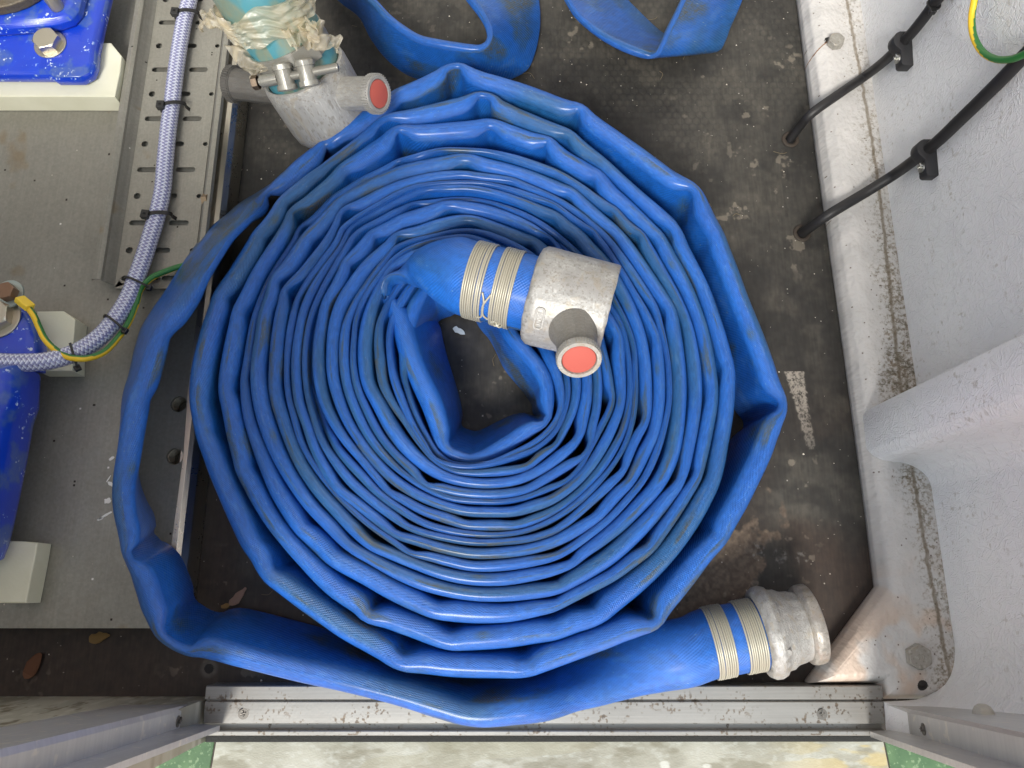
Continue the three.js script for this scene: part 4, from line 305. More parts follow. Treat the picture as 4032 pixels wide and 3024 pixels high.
// inner end: the strip folds back over the coil, opens and becomes round under the bindings
const eS = (x, y) => [1320 + x * 0.40687, 890 + y * 0.40687];
for (const [fx, fy, fh, bx, by, bh, th, q] of [[442, 645, 0.126, 880, 830, 0.02, 11, 0], [452, 580, 0.13, 800, 810, 0.022, 11, 0], [478, 520, 0.134, 720, 770, 0.03, 11, 0], [528, 482, 0.138, 665, 700, 0.045, 12, 0.1], [592, 472, 0.141, 650, 610, 0.06, 14, 0.25], [665, 492, 0.144, 690, 480, 0.085, 20, 0.4], [765, 555, 0.147, 790, 350, 0.108, 32, 0.55], [885, 655, 0.15, 900, 225, 0.137, 46, 0.65], [1005, 757, 0.154, 1065, 150, 0.157, 58, 0.8], [1140, 845, 0.16, 1260, 122, 0.168, 70, 0.95]]) {
  const f = at(...eS(fx, fy), fh), b = at(...eS(bx, by), bh); coil.push([f.x * 1000, f.y * 1000, f.z * 1000, b.x * 1000, b.y * 1000, b.z * 1000, th, q]);
}
const iA = at(...eS(1375, 530), 0.17), iB = at(...eS(1940, 670), 0.172), iDir = iB.clone().sub(iA).normalize(), iUp = iDir.clone().cross(V(0, 1, 0)).normalize().multiplyScalar(1);
const iLen = iB.clone().sub(iA).length();
if (iUp.z < 0) iUp.negate();
for (const s of [0, 0.25, 0.5, 0.75, 1, 1.15]) coil.push(round(iA.clone().addScaledVector(iDir, s * iLen), iUp, 0.0403));
mesh('hose_tube', ribbon(coil), hoseMat, hose);
// cast aluminium: dull, pitted, chalky oxide
const castCol = tex(512, 512, (u, v) => { const n = fbm(u * 8, v * 8, 111, 4, 8), f = fbm(u * 64, v * 64, 112, 3, 64); let c = mix3([150, 149, 146], [178, 177, 173], n); c = mix3(c, [206, 206, 202], 0.45 * sst(0.6, 0.76, f) * sst(0.35, 0.6, n)); c = mix3(c, [118, 112, 102], 0.4 * sst(0.38, 0.26, f)); return mix3(c, [158, 146, 126], 0.4 * sst(0.55, 0.75, fbm(u * 12 + 3, v * 12, 113, 4, 12))); });
const castBump = tex(512, 512, (u, v) => 128 + 120 * (fbm(u * 60, v * 60, 114, 4, 60) - 0.5) + 60 * sst(0.6, 0.75, fbm(u * 64, v * 64, 112, 3, 64)), { srgb: false });
const castMat = (k, o = {}) => std({ map: rep(castCol, k, k), bumpMap: rep(castBump, k, k), bumpScale: 0.0006, roughness: 0.5, metalness: 0.3, ...o });
const castLathe = castMat(1); castLathe.map = rep(castCol, 3, 1.2); castLathe.bumpMap = rep(castBump, 3, 1.2);
const castM = castMat(9, { bumpScale: 0.0004 }), paleCast = castMat(12, { color: srgb(255, 255, 250), metalness: 0.2 });
const darkCast = castMat(10, { color: srgb(212, 210, 206), roughness: 0.5 });
const redCap = std({ color: srgb(176, 84, 72), roughness: 0.55, bumpMap: rep(grain, 2, 2), bumpScale: 0.0003 });
const wireMat = std({ color: srgb(172, 168, 152), roughness: 0.42, metalness: 0.3 });
// wire wound n times round a hose end, slightly open turns
function binding(o, d, R, n, pitch, tilt, sd) {
  const gs = []; seed = sd;
  for (let i = 0; i < n; i++) { const t = new THREE.TorusGeometry(R + 0.0005 + rnd() * 0.0005, 0.00115, 8, 72); t.rotateX(Math.PI / 2); t.rotateZ((rnd() - 0.5) * 0.012 + tilt); t.translate(0, (i - (n - 1) / 2) * pitch + (rnd() - 0.5) * 0.0004, 0); alongAxis(t, o, d); gs.push(t); }
  return gs;
}
{
  const k = mergeGeometries(binding(oA.clone().addScaledVector(oDir, 0.003), oDir, 0.0367, 9, 0.0023, 0, 3)); mesh('wire_binding', k, wireMat, hose);
  const k2 = mergeGeometries(binding(oA.clone().addScaledVector(oDir, 0.036), oDir, 0.0369, 9, 0.0023, 0, 4)); mesh('wire_binding', k2, wireMat, hose);
  // outer coupling: bead ring, cup and grooved collar
  const o = oB; const c = mesh('coupling', creased(lathe([[0.0366, -0.010], [0.040, -0.011], [0.0455, -0.009], [0.0485, -0.004], [0.0488, 0.001], [0.047, 0.006], [0.0435, 0.0085], [0.0425, 0.012], [0.042, 0.016], [0.0395, 0.02], [0.0385, 0.023], [0.0375, 0.030], [0.0362, 0.034], [0.0362, 0.036]], o, oDir, 72), 0.7), castLathe, hose);
  c.userData.label = 'grey cast collar with a rounded bead ring';
  mesh('coupling_flange', creased(lathe([[0.036, 0.0355], [0.0385, 0.0362], [0.0412, 0.0385], [0.042, 0.0415], [0.042, 0.0475], [0.0413, 0.050], [0.039, 0.051], [0.0365, 0.051], [0.035, 0.048], [0.034, 0.03], [1e-5, 0.03]], o, oDir, 72), 0.7), std({ map: rep(castCol, 3, 0.6), bumpMap: rep(castBump, 3, 0.6), bumpScale: 0.00025, color: srgb(244, 238, 232), roughness: 0.36, metalness: 0.4 }), hose);
  const b = mesh('casting_mark', lathe([[0.004, 0], [0.0038, 0.0012], [0.003, 0.0016], [0.0024, 0.0009], [1e-5, 0.0009]], o.clone().addScaledVector(oDir, 0.005).addScaledVector(V(0, 0.92, 0.39).normalize(), 0.0468), V(0, 0.92, 0.39)), castM, hose); b.castShadow = true;
}
{
  // inner coupling on top of the coil
  const P = iDir.clone().cross(V(0, 1, 0)).normalize(); if (P.z < 0) P.negate();
  const k = binding(iA.clone().addScaledVector(iDir, 0.004), iDir, 0.0403, 9, 0.0023, 0.02, 5); mesh('wire_binding', mergeGeometries(k), wireMat, hose);
  const e = iA.clone().lerp(iB, 0.5).addScaledVector(iDir, 0.0015); mesh('wire_binding', mergeGeometries(binding(e, iDir, 0.0405, 9, 0.0023, -0.01, 6)), wireMat, hose);
  // the two crossing strands between the bindings and the twisted end
  const on = (s, a, R = 0.0416) => iA.clone().addScaledVector(iDir, s).addScaledVector(P, Math.cos(a) * R).addScaledVector(V(0, 1, 0), Math.sin(a) * R), s2 = iLen * 0.5;
  const w = [[0.014, 0.95], [0.017, 0.75], [s2 - 0.014, 0.3], [s2 - 0.009, 0.15]], w2 = [[0.012, 0.12], [0.016, 0.18], [s2 - 0.015, 0.62], [s2 - 0.009, 0.95]];
  mesh('wire_binding', mergeGeometries([w, w2].map((q) => tube(q.map((p) => on(...p)), 0.0011, 24, 8))), wireMat, hose);
  mesh('wire_knot', mergeGeometries([0, 1, 2].map((i) => { const t = new THREE.TorusGeometry(0.0034, 0.0013, 8, 24); t.rotateX(i * 1.1); t.rotateY(i * 0.7); const q = on(s2 - 0.002 + i * 0.0028, 0.02, 0.041); t.translate(q.x, q.y, q.z); return t; })), wireMat, hose);
  // body
  const o = iB.clone().addScaledVector(iDir, -0.004), L = 0.083;
  const prof = [[0.0405, 0.002], [0.0455, 0.0], [0.0495, 0.0015], [0.0522, 0.006], [0.0526, 0.011], [0.0516, L * 0.5], [0.051, L - 0.004], [0.0506, L - 0.001], [0.0496, L], [0.046, L], [0.0448, L - 0.003], [0.043, 0.02], [1e-5, 0.02]];
  const body = mesh('coupling', boxUV(creased(lumpy(lathe(prof, o, iDir, 96), 0.0009, 120, 8), 0.7)), castM, hose);
  // lugs with red end discs, one facing the viewer and one down behind
  for (const sg of [1, -1]) {
    const ax = o.clone().addScaledVector(iDir, L * 0.5), d = at(2281, 1420, 0.228).sub(ax).normalize().multiplyScalar(sg), q = ax.clone().addScaledVector(d, at(2281, 1420, 0.228).distanceTo(ax) - 0.0425 - (sg < 0 ? 0.012 : 0)); if (sg < 0) { d.copy(P.clone().multiplyScalar(-0.62).add(V(0, -0.78, 0)).normalize()); q.copy(ax).addScaledVector(d, 0.03); }
    mesh('lug', creased(lathe([[0.026, -0.006], [0.0222, 0.004], [0.0205, 0.010], [0.0196, 0.03], [0.0206, 0.0335], [0.0206, 0.034], [1e-5, 0.034]], q, d, 64), 0.6), sg > 0 ? darkCast : castM, hose);
    mesh('lug_rim', boxUV(creased(lathe([[0.017, 0.0335], [0.0212, 0.0335], [0.0217, 0.036], [0.0217, 0.0400], [0.021, 0.0425], [0.0172, 0.0425], [0.0166, 0.0405], [0.0166, 0.0335]], q, d, 64), 0.6)), paleCast, hose);
    const ring = []; for (let i = 0; i < 48; i++) { const bx = new THREE.BoxGeometry(0.0007, 0.007, 0.0012); bx.translate(0.0216, 0.0375, 0); bx.rotateY(i / 48 * Math.PI * 2); ring.push(alongAxis(bx, q, d)); }
    mesh('knurl', mergeGeometries(ring), castM, hose);
    mesh('red_disc', creased(lathe([[0.0164, 0.0385], [0.0164, 0.0405], [0.0158, 0.0413], [0.014, 0.0416], [1e-5, 0.0416]], q, d, 48), 0.6), redCap, hose);
  }
  // raised maker's panel with worn raised lettering on the side of the body
  const font = await new FontLoader().loadAsync('fonts/droid/droid_sans_bold.typeface.json');
  const n = P.clone().multiplyScalar(0.72).add(V(0, 0.69, 0)).normalize(), tdir = n.clone().cross(iDir).normalize(); if (tdir.z < 0) tdir.negate();
  const yv = n.clone().cross(tdir).normalize(), m = new THREE.Matrix4().makeBasis(tdir, yv, n).setPosition(o.clone().addScaledVector(iDir, 0.0165).addScaledVector(n, 0.0516));
  const s = new THREE.Shape(); const a = 0.012, b = 0.0048, r = 0.004; s.moveTo(-a + r, -b); s.lineTo(a - r, -b); s.absarc(a - r, -b + r, r, -Math.PI / 2, 0); s.lineTo(a, b - r); s.absarc(a - r, b - r, r, 0, Math.PI / 2); s.lineTo(-a + r, b); s.absarc(-a + r, b - r, r, Math.PI / 2, Math.PI); s.lineTo(-a, -b + r); s.absarc(-a + r, -b + r, r, Math.PI, Math.PI * 1.5);
  const h = new THREE.Path(); const a2 = a - 0.0012, b2 = b - 0.0012, r2 = r - 0.0012; h.moveTo(-a2 + r2, -b2); h.lineTo(a2 - r2, -b2); h.absarc(a2 - r2, -b2 + r2, r2, -Math.PI / 2, 0); h.lineTo(a2, b2 - r2); h.absarc(a2 - r2, b2 - r2, r2, 0, Math.PI / 2); h.lineTo(-a2 + r2, b2); h.absarc(-a2 + r2, b2 - r2, r2, Math.PI / 2, Math.PI); h.lineTo(-a2, -b2 + r2); h.absarc(-a2 + r2, -b2 + r2, r2, Math.PI, Math.PI * 1.5); s.holes.push(h);
  const rim = new THREE.ExtrudeGeometry(s, { depth: 0.0016, bevelEnabled: true, bevelSize: 0.0004, bevelThickness: 0.0004, bevelSegments: 2 }); rim.translate(0, 0, -0.0008);
  const tx = new TextGeometry('HANI', { font, size: 0.0042, depth: 0.0012, curveSegments: 4, bevelEnabled: true, bevelSize: 0.0002, bevelThickness: 0.0002 }); tx.computeBoundingBox(); tx.translate(-tx.boundingBox.max.x / 2, -0.0021, -0.0004);
  const rg = boxUV(rim); rg.applyMatrix4(m); const tg = boxUV(tx); tg.applyMatrix4(m);
  mesh('raised_panel', mergeGeometries([rg, tg]), castM, hose);
}

// ---------- steel platform, cable tray, pump feet (left) ----------
const steelCol = tex(1024, 1024, (u, v) => { const n = fbm(u * 6, v * 6, 121, 5), f = fbm(u * 300, v * 300, 122, 2), b = fbm(u * 500, v * 12, 123, 2); let c = mix3([130, 128, 119], [154, 152, 143], n); const k = 0.93 + 0.1 * f + 0.06 * b; c = [c[0] * k, c[1] * k, c[2] * k]; c = mix3(c, [128, 104, 72], 0.4 * sst(0.72, 0.84, fbm(u * 14, v * 14, 124, 4)));
  const hh = hash(Math.floor(u * 330), Math.floor(v * 330), 125); if (hh > 0.9997) c = [226, 224, 220]; else if (hh < 0.0005) c = [40, 34, 28]; return c; });
const steelRough = tex(512, 512, (u, v) => 105 + 60 * fbm(u * 10, v * 10, 126, 4, 10) + 50 * (fbm(u * 128, v * 128, 127, 2, 128) - 0.5), { srgb: false });
const steel = std({ map: rep(steelCol, 1 / 0.75, 1 / 0.75), roughnessMap: rep(steelRough, 3, 3), bumpMap: rep(grain, 9, 9), bumpScale: 0.0002, roughness: 1, metalness: 0.5 });
const EX = -0.367, PH = 0.045;
const holeA = at(688, 1797, PH), holeB = at(704, 1591, PH);
{
  const t = thing('steel_platform', 'grey stainless steel platform with rolled front edge and threaded holes', 'platform');
  const circ = (p, r) => Array.from({ length: 32 }, (_, i) => [p.x + Math.cos(i / 32 * 6.2832) * r, p.z + Math.sin(i / 32 * 6.2832) * r]);
  mesh('deck', boxUV(slab([[-1.3, -1.15], [EX - 0.02, -1.15], [EX - 0.02, 0.049], [-1.3, 0.049]], PH - 0.004, PH, 0, [circ(holeA, 0.0098), circ(holeB, 0.0098)])), steel, t);
  const s = new THREE.Shape(), R = 0.018; s.moveTo(EX - 0.0203, PH - 0.0003); s.absarc(EX - 0.0203 + 0.0003, PH - R - 0.0003, R, Math.PI / 2, 0, true); s.lineTo(EX - 0.002, 0.002); s.lineTo(EX - 0.005, 0.002); s.lineTo(EX - 0.005, PH - R); s.absarc(EX - 0.02, PH - R - 0.0003, R - 0.003, 0, Math.PI / 2, false); s.lineTo(EX - 0.0203, PH - 0.0033);
  const g = new THREE.ExtrudeGeometry(s, { depth: 1.195, bevelEnabled: false, curveSegments: 20 }); g.translate(0, 0, -1.147); mesh('rolled_edge', boxUV(creased(g, 0.5)), std({ color: srgb(196, 190, 176), roughness: 0.6, roughnessMap: rep(steelRough, 3, 3), bumpMap: steel.bumpMap, bumpScale: 0.0002, metalness: 1 }), t);
  mesh('front_skirt', box(-1.3, EX - 0.006, 0.002, PH - 0.0045, 0.044, 0.0485), steel, t);
  for (const h of [holeA, holeB]) { const gs = []; for (let i = 0; i < 6; i++) { const q = new THREE.TorusGeometry(0.0094 - 0.0001 * i, 0.0011, 8, 40); q.rotateX(Math.PI / 2); q.translate(h.x, PH - 0.0052 - i * 0.0026, h.z); gs.push(q); } const wl = new THREE.CylinderGeometry(0.0102, 0.0102, 0.022, 32, 1, true); wl.translate(h.x, PH - 0.0155, h.z); const bt = new THREE.CircleGeometry(0.0102, 24); bt.rotateX(-Math.PI / 2); bt.translate(h.x, PH - 0.026, h.z); gs.push(wl, bt); mesh('threaded_hole', mergeGeometries(gs), std({ color: srgb(132, 126, 112), roughness: 0.45, metalness: 0.6 }), t); }
}
{
  const pl = scene.children.find((o) => o.name === 'steel_platform'), pm = std({ color: srgb(236, 236, 232), roughness: 0.5 });
  seed = 77; for (const [sx, sy, l, w, a] of [[440, 1805, 7, 3.5, 0.6], [436, 1905, 8, 4, -0.7], [428, 1885, 9, 1.2, 1.1], [424, 1972, 8, 6, 0.3], [414, 2030, 17, 2.6, 0.55], [395, 2043, 7, 3, 0.5], [610, 1467, 6, 7, 0.2], [515, 1972, 4, 4, 0]]) {
    const p = at(sx, sy, PH), n = 18, s = new THREE.Shape(); for (let i = 0; i <= n; i++) { const t = i / n * 6.2832, r = 1 + (i < n ? 0.45 * (rnd() - 0.5) : 0); const q = [Math.cos(t) * l * 0.0005 * r, Math.sin(t) * w * 0.0005 * r]; i ? s.lineTo(...q) : s.moveTo(...q); }
    const g = new THREE.ExtrudeGeometry(s, { depth: 0.0003, bevelEnabled: false }); g.rotateX(-Math.PI / 2); g.rotateY(a); g.translate(p.x, PH + 0.0001, p.z); mesh('paint_spot', boxUV(g), pm, pl);
  }
}
// perforated cable tray
const trayMat = std({ map: rep(steelCol, 1 / 0.6, 1 / 0.6), roughnessMap: rep(steelRough, 4, 4), bumpMap: rep(grain, 10, 10), bumpScale: 0.00015, roughness: 0.8, metalness: 0.45, color: srgb(255, 255, 255) });
{
  const t = thing('cable_tray', 'perforated galvanised cable tray lying along the platform with upturned rims', 'cable tray');
  const ty = 0.0525, x0 = -0.489, x1 = -0.394, z0 = -1.1, z1 = at(560, 1136, 0.05).z, holes = [];
  const slot = (a, b, z, h = 0.0032) => { const p = []; for (let i = 0; i <= 10; i++) { const w = Math.PI / 2 + i / 10 * Math.PI; p.push([a + h + Math.cos(w) * h, z + Math.sin(w) * h]); } for (let i = 0; i <= 10; i++) { const w = -Math.PI / 2 + i / 10 * Math.PI; p.push([b - h + Math.cos(w) * h, z + Math.sin(w) * h]); } holes.push(p); };
  const zA = at(600, 668, ty).z, zB = at(600, 467, ty).z, pitch = zB - zA;
  for (let i = -2; i < 8; i++) {
    const z = zA + pitch * i; if (z > z1 - 0.012 || z < z0) continue;
    slot(-0.4824, -0.4572, z, 0.0036); slot(-0.4327, -0.4075, z, 0.0036);
  }
  for (let i = -2; i < 8; i++) { const z = zA + pitch * (i + 0.5); if (z > z1 - 0.012 || z < z0) continue; slot(-0.4818, -0.473, z, 0.00435); slot(-0.451, -0.4263, z, 0.0036); slot(-0.4018, -0.3955, z, 0.003); }
  slot(-0.484, -0.469, z1 - 0.0105, 0.0044); slot(-0.448, -0.433, z1 - 0.0105, 0.0044);
  mesh('tray_base', boxUV(slab([[x0, z0], [x1, z0], [x1, z1], [x0, z1]], ty - 0.0014, ty, 0, holes)), trayMat, t);
  const rim = (xb, dir) => { const s = new THREE.Shape(); const q = [[0, 0], [0.0035 * dir, 0.004], [0.0075 * dir, 0.0125], [0.0085 * dir, 0.0165], [0.0125 * dir, 0.019], [0.0185 * dir, 0.018], [0.0205 * dir, 0.014], [0.0193 * dir, 0.0138], [0.0178 * dir, 0.0165], [0.0125 * dir, 0.0177], [0.0096 * dir, 0.016], [0.0088 * dir, 0.0125], [0.0048 * dir, 0.0035], [0.0012 * dir, -0.0008]]; q.forEach((p, i) => i ? s.lineTo(xb + p[0], ty - 0.0007 + p[1]) : s.moveTo(xb + p[0], ty - 0.0007 + p[1])); const g = new THREE.ExtrudeGeometry(s, { depth: z1 - z0 - 0.004, bevelEnabled: false }); g.translate(0, 0, z0); return boxUV(creased(g, 0.6)); };
  mesh('rim', rim(x0 - 0.0003, -1), trayMat, t); mesh('rim', rim(x1 + 0.0003, 0.9), trayMat, t);
  mesh('end_lip', box(x0 + 0.002, x1 - 0.002, ty - 0.0005, ty + 0.0022, z1 + 0.0002, z1 + 0.0018), trayMat, t);
  const b = at(857, 792, 0.062), hb = hexHead(0.0085, 0.007); hb.applyQuaternion(new THREE.Quaternion().setFromUnitVectors(V(0, 1, 0), V(1, 0.15, 0).normalize())); hb.translate(x1 + 0.008, 0.064, b.z); mesh('bolt', hb, std({ color: srgb(150, 132, 108), roughness: 0.4, metalness: 0.9 }), t);
}
// nylon blocks under the pump feet
const nylon = phys({ color: srgb(226, 225, 208), roughness: 0.42, bumpMap: rep(grain, 6, 6), bumpScale: 0.00025, map: rep(tex(256, 256, (u, v) => mix3([236, 236, 226], [255, 255, 250], fbm(u * 6, v * 6, 131, 4, 6))), 5, 5), transmission: 0.0 });
const pumpCol = tex(1024, 1024, (u, v) => { const n = fbm(u * 8, v * 8, 141, 4), f = fbm(u * 120, v * 120, 142, 3); let c = mix3([8, 52, 176], [14, 66, 200], n); c = mix3(c, [120, 126, 140], 0.6 * sst(0.5, 0.68, fbm(u * 12 + 5, v * 12, 143, 4)) * (0.5 + 0.5 * f)); return mix3(c, [214, 220, 230], 0.95 * sst(0.6, 0.7, f) * sst(0.58, 0.74, fbm(u * 26, v * 26, 144, 3))); });
const pumpPaint = phys({ map: rep(pumpCol, 1 / 0.3, 1 / 0.3), roughness: 0.34, clearcoat: 0.5, clearcoatRoughness: 0.2, bumpMap: rep(grain, 6, 6), bumpScale: 0.0002 });
const zinc = std({ color: srgb(196, 190, 174), roughness: 0.33, metalness: 0.95, bumpMap: rep(castBump, 12, 12), bumpScale: 0.0002 });
const cp = (k, o) => (x, y) => [o[0] + x * k, o[1] + y * k];
const c1 = cp(0.4521, [0, 0]), c3 = cp(0.4521, [0, 900]), c4 = cp(0.4521, [0, 1650]);
const plan = (f, h, pts) => pts.map((p) => { const q = at(...f(...p), h); return [q.x, q.z]; });
{
  const h = 0.076; const pl = plan(c1, h, [[835, 372], [965, 372], [1060, 488], [1048, 610], [1000, 842], [640, 840]]);
  pl.push([-0.72, pl[5][1]], [-0.72, pl[0][1]]);
  tag(mesh('nylon_block', boxUV(slab(pl, PH + 0.0005, h, 0.0012, [], 2)), nylon), 'white nylon block under the bolted blue pump foot at top left', 'block', 'nylon blocks under the pump');
  const pl2 = plan(c3, h - 0.004, [[320, 720], [550, 718], [655, 788], [636, 1000], [630, 1240], [320, 1240]]);
  tag(mesh('nylon_block', boxUV(slab(pl2, PH + 0.0005, h - 0.004, 0.0012, [], 2)), nylon), 'white nylon block under the braided hose beside the earth wire lug', 'block', 'nylon blocks under the pump');
  const pl3 = plan(c4, h - 0.004, [[-60, 1060], [210, 1065], [325, 1078], [300, 1230], [225, 1605], [-60, 1603]]);
  tag(mesh('nylon_block', boxUV(slab(pl3, PH + 0.0005, h - 0.004, 0.0014, [], 2)), nylon), 'yellowish white nylon block at the left edge near the platform front', 'block', 'nylon blocks under the pump');
  const q = plan(c4, 0.064, [[325, 1078], [405, 1088], [345, 1590], [232, 1600]]);
}
function bolt(parent, p, r, h, wr, mat = zinc, dir = V(0, 1, 0), turnY = 0.4) {
  const w = washer(wr, 0.0022); const b = hexHead(r, h); b.rotateY(turnY); b.translate(0, 0.0021, 0); alongAxis(w, p, dir); alongAxis(b, p, dir); const m = mesh('bolt', b, mat, parent); mesh('washer', w, mat, m);
}
{
  const t = thing('pump_bracket', 'blue painted cast pump bracket with chipped edges and large hex bolt', 'pump bracket');
  const y0 = 0.0765, y1 = 0.097;
  const pl = plan(c1, y1 - 0.004, [[960, -120], [905, 120], [838, 420], [826, 560], [790, 640], [700, 688], [480, 690], [440, 664], [150, 662], [-200, 660], [-1000, 655], [-1000, -500], [1020, -500]]);
  mesh('foot_plate', boxUV(creased(slab(pl, y0, y1, 0.007, [], 5), 0.8)), pumpPaint, t);
  const pl2 = plan(c1, y1 + 0.018, [[760, -400], [700, -60], [668, 70], [600, 150], [480, 190], [240, 215], [-100, 240], [-1000, 240], [-1000, -600]]);
  mesh('raised_web', boxUV(creased(slab(pl2, y1 - 0.004, y1 + 0.02, 0.009, [], 6), 0.8)), pumpPaint, t);
  const rim = plan(c1, y1 + 0.026, [[-1000, 130], [0, 112], [120, 88], [230, 48], [330, -10], [420, -110], [480, -300], [-1000, -400]]);
  mesh('grey_casing', boxUV(creased(slab(rim, y1 + 0.0205, y1 + 0.035, 0.003, [], 3), 0.8)), castMat(6, { color: srgb(150, 140, 124) }), t);
  const bp = at(...c1(440, 390), y1 - 0.0002); bolt(t, bp, 0.0165, 0.0115, 0.0205, zinc, V(0, 1, 0), 0.25);
  const sp = at(...c1(495, 55), y1 + 0.021); mesh('stud', creased(lathe([[0.0085, -0.002], [0.0085, 0.03], [0.0075, 0.032], [1e-5, 0.032]], sp, V(-0.1, 1, -0.15), 24), 0.5), zinc, t);
}
{
  const t = thing('pump_casing', 'blue pump body at the left edge with rounded bolted foot', 'pump');
  const fh = 0.108; const pl = plan(c3, fh - 0.012, [[-500, 660], [60, 650], [170, 668], [262, 730], [322, 830], [350, 950], [352, 1080], [340, 1240], [-500, 1240]]);
  mesh('foot', boxUV(creased(slab(pl, 0.0735, fh, 0.014, [], 7), 0.8)), pumpPaint, t);
  const bp = at(...c3(-8, 775), fh); bolt(t, bp, 0.0195, 0.012, 0.025, zinc, V(0, 1, 0), 0.6);
  // long rounded flank that tapers toward the front
  const prof = (f, h, pts) => plan(f, h, pts);
  const A = prof(c3, 0.12, [[300, 1200], [285, 1500]]), B = prof(c4, 0.115, [[258, 0], [200, 330], [130, 680], [70, 950], [30, 1100], [-20, 1230]]);
  for (const q of [...A, ...B]) q[0] -= 0.013;
  const flank = [...A, ...B, [B[5][0] - 0.2, B[5][1]], [A[0][0] - 0.3, A[0][1]]];
  mesh('flank', boxUV(creased(slab(flank, 0.066, 0.15, 0.03, [], 10), 0.9)), pumpPaint, t);
}

// ---------- braided clear hose, cable ties, earth wire ----------
const braid = tex(256, 256, (u, v) => {
  const a = ((u * 8 + v * 8) % 1 + 1) % 1, b = ((u * 8 - v * 8) % 1 + 1) % 1, over = (Math.floor(u * 8 + v * 8) + Math.floor(u * 8 - v * 8)) & 1;
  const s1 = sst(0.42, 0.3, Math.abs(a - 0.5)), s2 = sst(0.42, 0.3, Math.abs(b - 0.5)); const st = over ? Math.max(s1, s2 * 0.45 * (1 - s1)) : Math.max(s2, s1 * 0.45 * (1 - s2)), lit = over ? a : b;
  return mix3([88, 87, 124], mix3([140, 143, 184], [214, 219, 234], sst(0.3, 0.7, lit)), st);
});
const braidBump = tex(256, 256, (u, v) => { const a = ((u * 8 + v * 8) % 1 + 1) % 1, b = ((u * 8 - v * 8) % 1 + 1) % 1; return 60 + 190 * Math.max(sst(0.45, 0.1, Math.abs(a - 0.5)), sst(0.45, 0.1, Math.abs(b - 0.5))); }, { srgb: false });
const hosePts = [[760, -140, 0.064], [752, -60, 0.064], [746, 0, 0.064], [728, 68, 0.064], [705, 194, 0.064], [688, 316, 0.064], [677, 407, 0.0635], [664, 497, 0.0635], [650, 640, 0.0635], [640, 750, 0.0635], [618, 850, 0.0635], [596, 920, 0.064], [574, 990, 0.065], [542, 1081, 0.068], [502, 1180, 0.074], [443, 1271, 0.082], [384, 1334, 0.09], [294, 1390, 0.1], [181, 1422, 0.112], [68, 1428, 0.12], [0, 1426, 0.122], [-120, 1420, 0.122], [-260, 1410, 0.12]].map((p) => at(...p));
const hoseR = 0.0102;
{
  const g = tube(hosePts, hoseR, 260, 24);
  tag(mesh('braided_hose', g, phys({ map: rep(braid, 1 / 0.038, 1), bumpMap: rep(braidBump, 1 / 0.038, 1), bumpScale: 0.0004, roughness: 0.3, clearcoat: 1, clearcoatRoughness: 0.06 })), 'clear braided hose with lilac strands running down the cable tray', 'hose');
}
const black = std({ color: srgb(30, 30, 30), roughness: 0.42 });
const hc = curve(hosePts), ties = [[728, 68, 0, 'topmost on the braided hose, beside the crumpled film'], [664, 428, 0, 'second from the top on the braided hose'], [597, 855, 0, 'third from the top on the braided hose'], [545, 1115, 1, 'at the end of the cable tray holding the earth wire'], [455, 1275, 1, 'on the bend between tray and pump holding the earth wire'], [290, 1395, 1, 'over the nylon block holding the earth wire']];
const nearT = (p) => { let b = 0, bd = 9; for (let i = 0; i <= 600; i++) { const q = hc.getPoint(i / 600), d = q.distanceTo(p); if (d < bd) { bd = d; b = i / 600; } } return b; };
